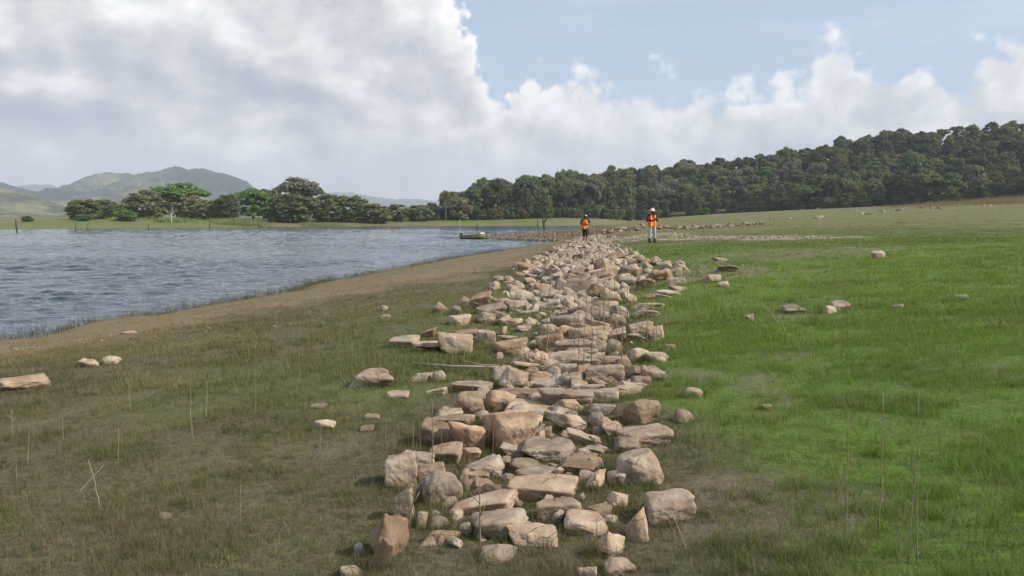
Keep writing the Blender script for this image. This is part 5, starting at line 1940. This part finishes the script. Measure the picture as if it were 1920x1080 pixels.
# ------------------------------------------------------------------ boat
def build_boat():
    gx, gy = (889 - 960) / F * 114.0, 114.0
    root = empty('rowing_boat', (gx, gy, WATER - 0.05), R(-24))
    tag(root, 'small wooden boat with green and yellow side moored at the tip of the spit', 'boat')
    L = 3.9
    sect = []
    for i in range(13):
        t = i / 12
        w = 0.62 * (0.86 + 0.30 * math.sin(math.pi * min(t * 0.75 + 0.15, 1.0))) * (1 if t < 0.7 else max(0.06, 1 - ((t - 0.7) / 0.3) ** 1.7))
        sh = 0.52 + 0.30 * t * t
        keel = 0.0 if t < 0.75 else 0.30 * ((t - 0.75) / 0.25) ** 2
        sect.append((L * (t - 0.5), w, keel, sh))
    # strips of the side from the keel up to the rim: the planks
    lev = [0.0, 0.28, 0.56, 0.80, 1.0]

    def ring(s, f, inset=0.0):
        x, w, k, h = s
        ww = (w - inset) * (0.55 + 0.45 * f ** 0.6)
        return x, ww, k + (h - k) * f
    cols = ('keel_plank', 'green_plank', 'yellow_plank', 'orange_rim')
    mats = (simple_mat('tarred_plank', (0.07, 0.05, 0.035)), simple_mat('green_paint', (0.16, 0.30, 0.06), 0.6), simple_mat('yellow_paint', (0.52, 0.42, 0.10), 0.6), simple_mat('orange_paint', (0.48, 0.13, 0.05), 0.6))
    for q in range(4):
        V, Fc = [], []
        for sd in (-1, 1):
            for s in sect:
                for f in (lev[q], lev[q + 1]):
                    x, w, z = ring(s, f)
                    V.append((x, sd * w, z))
                    x, w, z = ring(s, f, 0.035)
                    V.append((x, sd * max(w, 0.004), z))
        n = len(sect)
        for sd in range(2):
            for i in range(n - 1):
                a = (sd * n + i) * 4
                b = a + 4
                Fc += [(a, b, b + 2, a + 2), (a + 1, a + 3, b + 3, b + 1), (a + 2, b + 2, b + 3, a + 3), (a, a + 1, b + 1, b)]
        link('plank', join_mesh(cols[q], [(V, Fc)], mats[q], False), root)
    V, Fc = [], []
    for s in sect:
        x, w, z = ring(s, 0.0)
        V += [(x, -w, z + 0.02), (x, w, z + 0.02)]
    for i in range(len(sect) - 1):
        Fc.append((2 * i, 2 * i + 1, 2 * i + 3, 2 * i + 2))
    link('floor', join_mesh('floor', [(V, Fc)], mats[0], False), root)
    red = simple_mat('red_brown_paint', (0.20, 0.055, 0.035), 0.7, 0.3)
    s0 = sect[0]
    V = []
    for f in lev:
        x, w, z = ring(s0, f)
        V += [(x - 0.03, -w, z), (x - 0.03, w, z), (x + 0.03, -w, z), (x + 0.03, w, z)]
    Fc = []
    for i in range(len(lev) - 1):
        a = 4 * i
        Fc += [(a, a + 1, a + 5, a + 4), (a + 2, a + 6, a + 7, a + 3), (a, a + 4, a + 6, a + 2), (a + 1, a + 3, a + 7, a + 5)]
    a = 4 * (len(lev) - 1)
    Fc += [(a, a + 1, a + 3, a + 2), (0, 2, 3, 1)]
    link('transom', join_mesh('transom', [(V, Fc)], red, False), root)
    for xx in (-0.9, 0.5):
        link('seat', join_mesh('seat', [box_piece(xx - 0.12, xx + 0.12, -0.52, 0.52, 0.34, 0.38)], mats[2], False), root)
    mo = link('outboard_motor', join_mesh('outboard_motor', [box_piece(-2.16, -1.92, -0.13, 0.13, 0.50, 0.82), tube([Vector((-2.05, 0, 0.55)), Vector((-2.08, 0, -0.1))], [0.05, 0.04], 6)], M_BLACK, False), root)
    link('tiller', join_mesh('tiller', [tube([Vector((-1.95, 0, 0.72)), Vector((-1.45, 0.1, 0.80))], [0.025, 0.02], 6)], M_BLACK), mo)
    b = link('white_bundle', blob_mesh('white_bundle', [((1.15, -0.1, 0.72), (1.45, 0.1, 0.78), 0.20, 0.16)], 0.03, M_WHITE, 2), None)
    b.matrix_world = root.matrix_basis.copy()
    tag(b, 'white bundle lying in the raised end of the moored boat', 'bundle')
    p_ = link('mooring_post', join_mesh('mooring_post', [tube([Vector((1.85, 0.25, -0.2)), Vector((1.83, 0.25, 0.6)), Vector((1.88, 0.25, 1.18))], [0.09, 0.085, 0.10], 7)], M_SNAG))
    p_.matrix_world = root.matrix_basis.copy()
    tag(p_, 'short dark post at the raised end of the moored boat', 'post')


build_boat()


# ------------------------------------------------------------------ drowned posts and snags
def snag(xb, yb, xt, yt, lab, rad, fork=None, m=None):
    r = ray_dir(xb, yb)
    t = (WATER - CAM_Z) / r[2]
    base = Vector((r[0] * t, r[1] * t, min(WATER, hgt(r[0] * t, r[1] * t)) - 0.3))
    if hgt(base.x, base.y) > WATER:
        gx, gy, gz = ground_at(xb, yb)
        base = Vector((gx, gy, gz - 0.2))
    r2 = ray_dir(xt, yt)
    t2 = base.y / r2[1]
    tip = Vector((r2[0] * t2, base.y, CAM_Z + r2[2] * t2))
    v = tip - base
    pts = [Vector((0, 0, 0)), v * 0.35 + Vector((random.gauss(0, 0.04), 0, 0)), v * 0.7 + Vector((random.gauss(0, 0.05), 0, 0)), v]
    pc = [tube(pts, [rad * 1.2, rad, rad * 0.85, rad * 0.55], 7)]
    o = link('snag', join_mesh('snag', pc, m or M_SNAG), loc=base)
    tag(o, lab, 'snag', 'dead posts standing in the lake')
    if fork:
        r3_ = ray_dir(*fork)
        t3 = base.y / r3_[1]
        tip3 = Vector((r3_[0] * t3, base.y, CAM_Z + r3_[2] * t3)) - base
        st = v * 0.60
        link('branch', join_mesh('branch', [tube([st, (st + tip3) / 2 - Vector((0, 0, 0.1)), tip3], [rad * 0.7, rad * 0.55, rad * 0.25], 6)], m or M_SNAG), o)


snag(1022, 430, 1017, 403, 'forked dead snag standing in the water left of the walker in the cap', 0.26, (1030, 399))
snag(1008, 428, 1008, 411, 'straight dark post in the water just left of the forked snag', 0.16)
snag(896, 432, 894, 419, 'short dark leaning post in the water above the boat', 0.15)
snag(862, 427, 862, 411, 'pale thin post in the water up left of the boat', 0.09, None, M_PALEBARK)
snag(34, 434, 29, 411, 'leaning dark post in the water at the far left', 0.20)
snag(142, 434, 142, 418, 'upright dark post in the water, second from the left edge', 0.13)
snag(163, 431, 163, 420, 'thin post just right of the second post from the left', 0.09)
snag(278, 431, 278, 419, 'short dark post in the water below the white bare tree, left of it', 0.14)
snag(391, 429, 394, 413, 'dark post in the water below the right side of the mountain', 0.16)
snag(456, 428, 456, 423, 'stub of a post in the water right of the post below the mountain', 0.14)
snag(485, 426, 484, 416, 'thin post at the waterline below the bright flat topped tree', 0.07)
snag(840, 412, 840, 405, 'short pale post on the far bank under the palm', 0.08, None, M_PALEBARK)


# ------------------------------------------------------------------ birds far off over the lake
def bird(px_, py_, D, lab):
    r = ray_dir(px_, py_)
    t = D / r[1]
    o = empty('bird', (r[0] * t, D, CAM_Z + r[2] * t), random.uniform(0, 6))
    link('body', join_mesh('body', [tube([Vector((-0.14, 0, 0)), Vector((-0.05, 0, 0)), Vector((0.06, 0, 0)), Vector((0.16, 0, 0.01))], [0.01, 0.045, 0.04, 0.008], 6)], M_BOOT), o)
    for s in (-1, 1):
        V = [(0.05, 0, 0.02), (-0.05, 0, 0.02), (-0.02, s * 0.16, 0.10), (0.05, s * 0.16, 0.10), (-0.06, s * 0.34, 0.05),
             (0.05, 0, 0.008), (-0.05, 0, 0.008), (-0.02, s * 0.16, 0.088), (0.05, s * 0.16, 0.088)]
        Fc = [(0, 1, 2, 3), (3, 2, 4), (5, 8, 7, 6), (8, 4, 7), (0, 3, 8, 5), (1, 6, 7, 2)]
        me = bpy.data.meshes.new('wing')
        me.from_pydata(V, [], Fc)
        me.materials.append(M_BOOT)
        link('wing', me, o)
    tag(o, lab, 'bird', 'birds flying far off over the lake')


bird(344, 141, 190, 'highest of the tiny dark birds before the big cloud')
bird(255, 186, 200, 'tiny dark bird, upper left one before the cloud base')
bird(312, 203, 210, 'tiny dark bird, right one before the cloud base')
bird(256, 220, 230, 'tiny dark bird, lower left one before the cloud base')
bird(273, 281, 180, 'tiny dark bird just above the left shoulder of the mountain')


# ------------------------------------------------------------------ air
def build_haze():
    V, Fc = box_piece(-5200, 5200, -220, 8300, -8, 420)
    me = bpy.data.meshes.new('haze')
    me.from_pydata(V, [], Fc)
    m = bpy.data.materials.new('haze')
    m.use_nodes = True
    nt = m.node_tree
    nt.nodes.clear()
    out = nt.nodes.new('ShaderNodeOutputMaterial')
    pv = nt.nodes.new('ShaderNodeVolumePrincipled')
    pv.inputs['Color'].default_value = (0.80, 0.88, 1.0, 1)
    pv.inputs['Density'].default_value = 0.00020
    pv.inputs['Anisotropy'].default_value = 0.0
    nt.links.new(pv.outputs[0], out.inputs['Volume'])
    me.materials.append(m)
    tag(link('haze', me), kind='stuff')


build_haze()


# ------------------------------------------------------------------ labels: look-alikes told apart by their place in the row
ORD = ['leftmost', 'second', 'third', 'fourth', 'fifth', 'sixth', 'seventh', 'eighth', 'ninth', 'tenth', 'eleventh', 'twelfth', 'thirteenth',
       'fourteenth', 'fifteenth', 'sixteenth']


def tell_apart():
    by = {}
    for o in COL.objects:
        if o.parent is None and 'label' in o and 'category' in o:
            by.setdefault(o['label'], []).append(o)
    for lab, obs in by.items():
        n = len(obs)
        if n < 2:
            continue
        obs.sort(key=lambda o: project(*o.location)[0])
        for i, o in enumerate(obs):
            if i < (n + 1) // 2:
                w = ORD[i] + ('' if i == 0 else ' from left')
            else:
                j = n - 1 - i
                w = 'rightmost' if j == 0 else ORD[j] + ' from right'
            o['label'] = w + ' ' + lab
            if len(o['label'].split()) > 16:
                print('long', o['label'])
    for o in COL.objects:
        if 'label' in o and len(o['label'].split()) > 16:
            print('LONG', o.name, o['label'])


tell_apart()
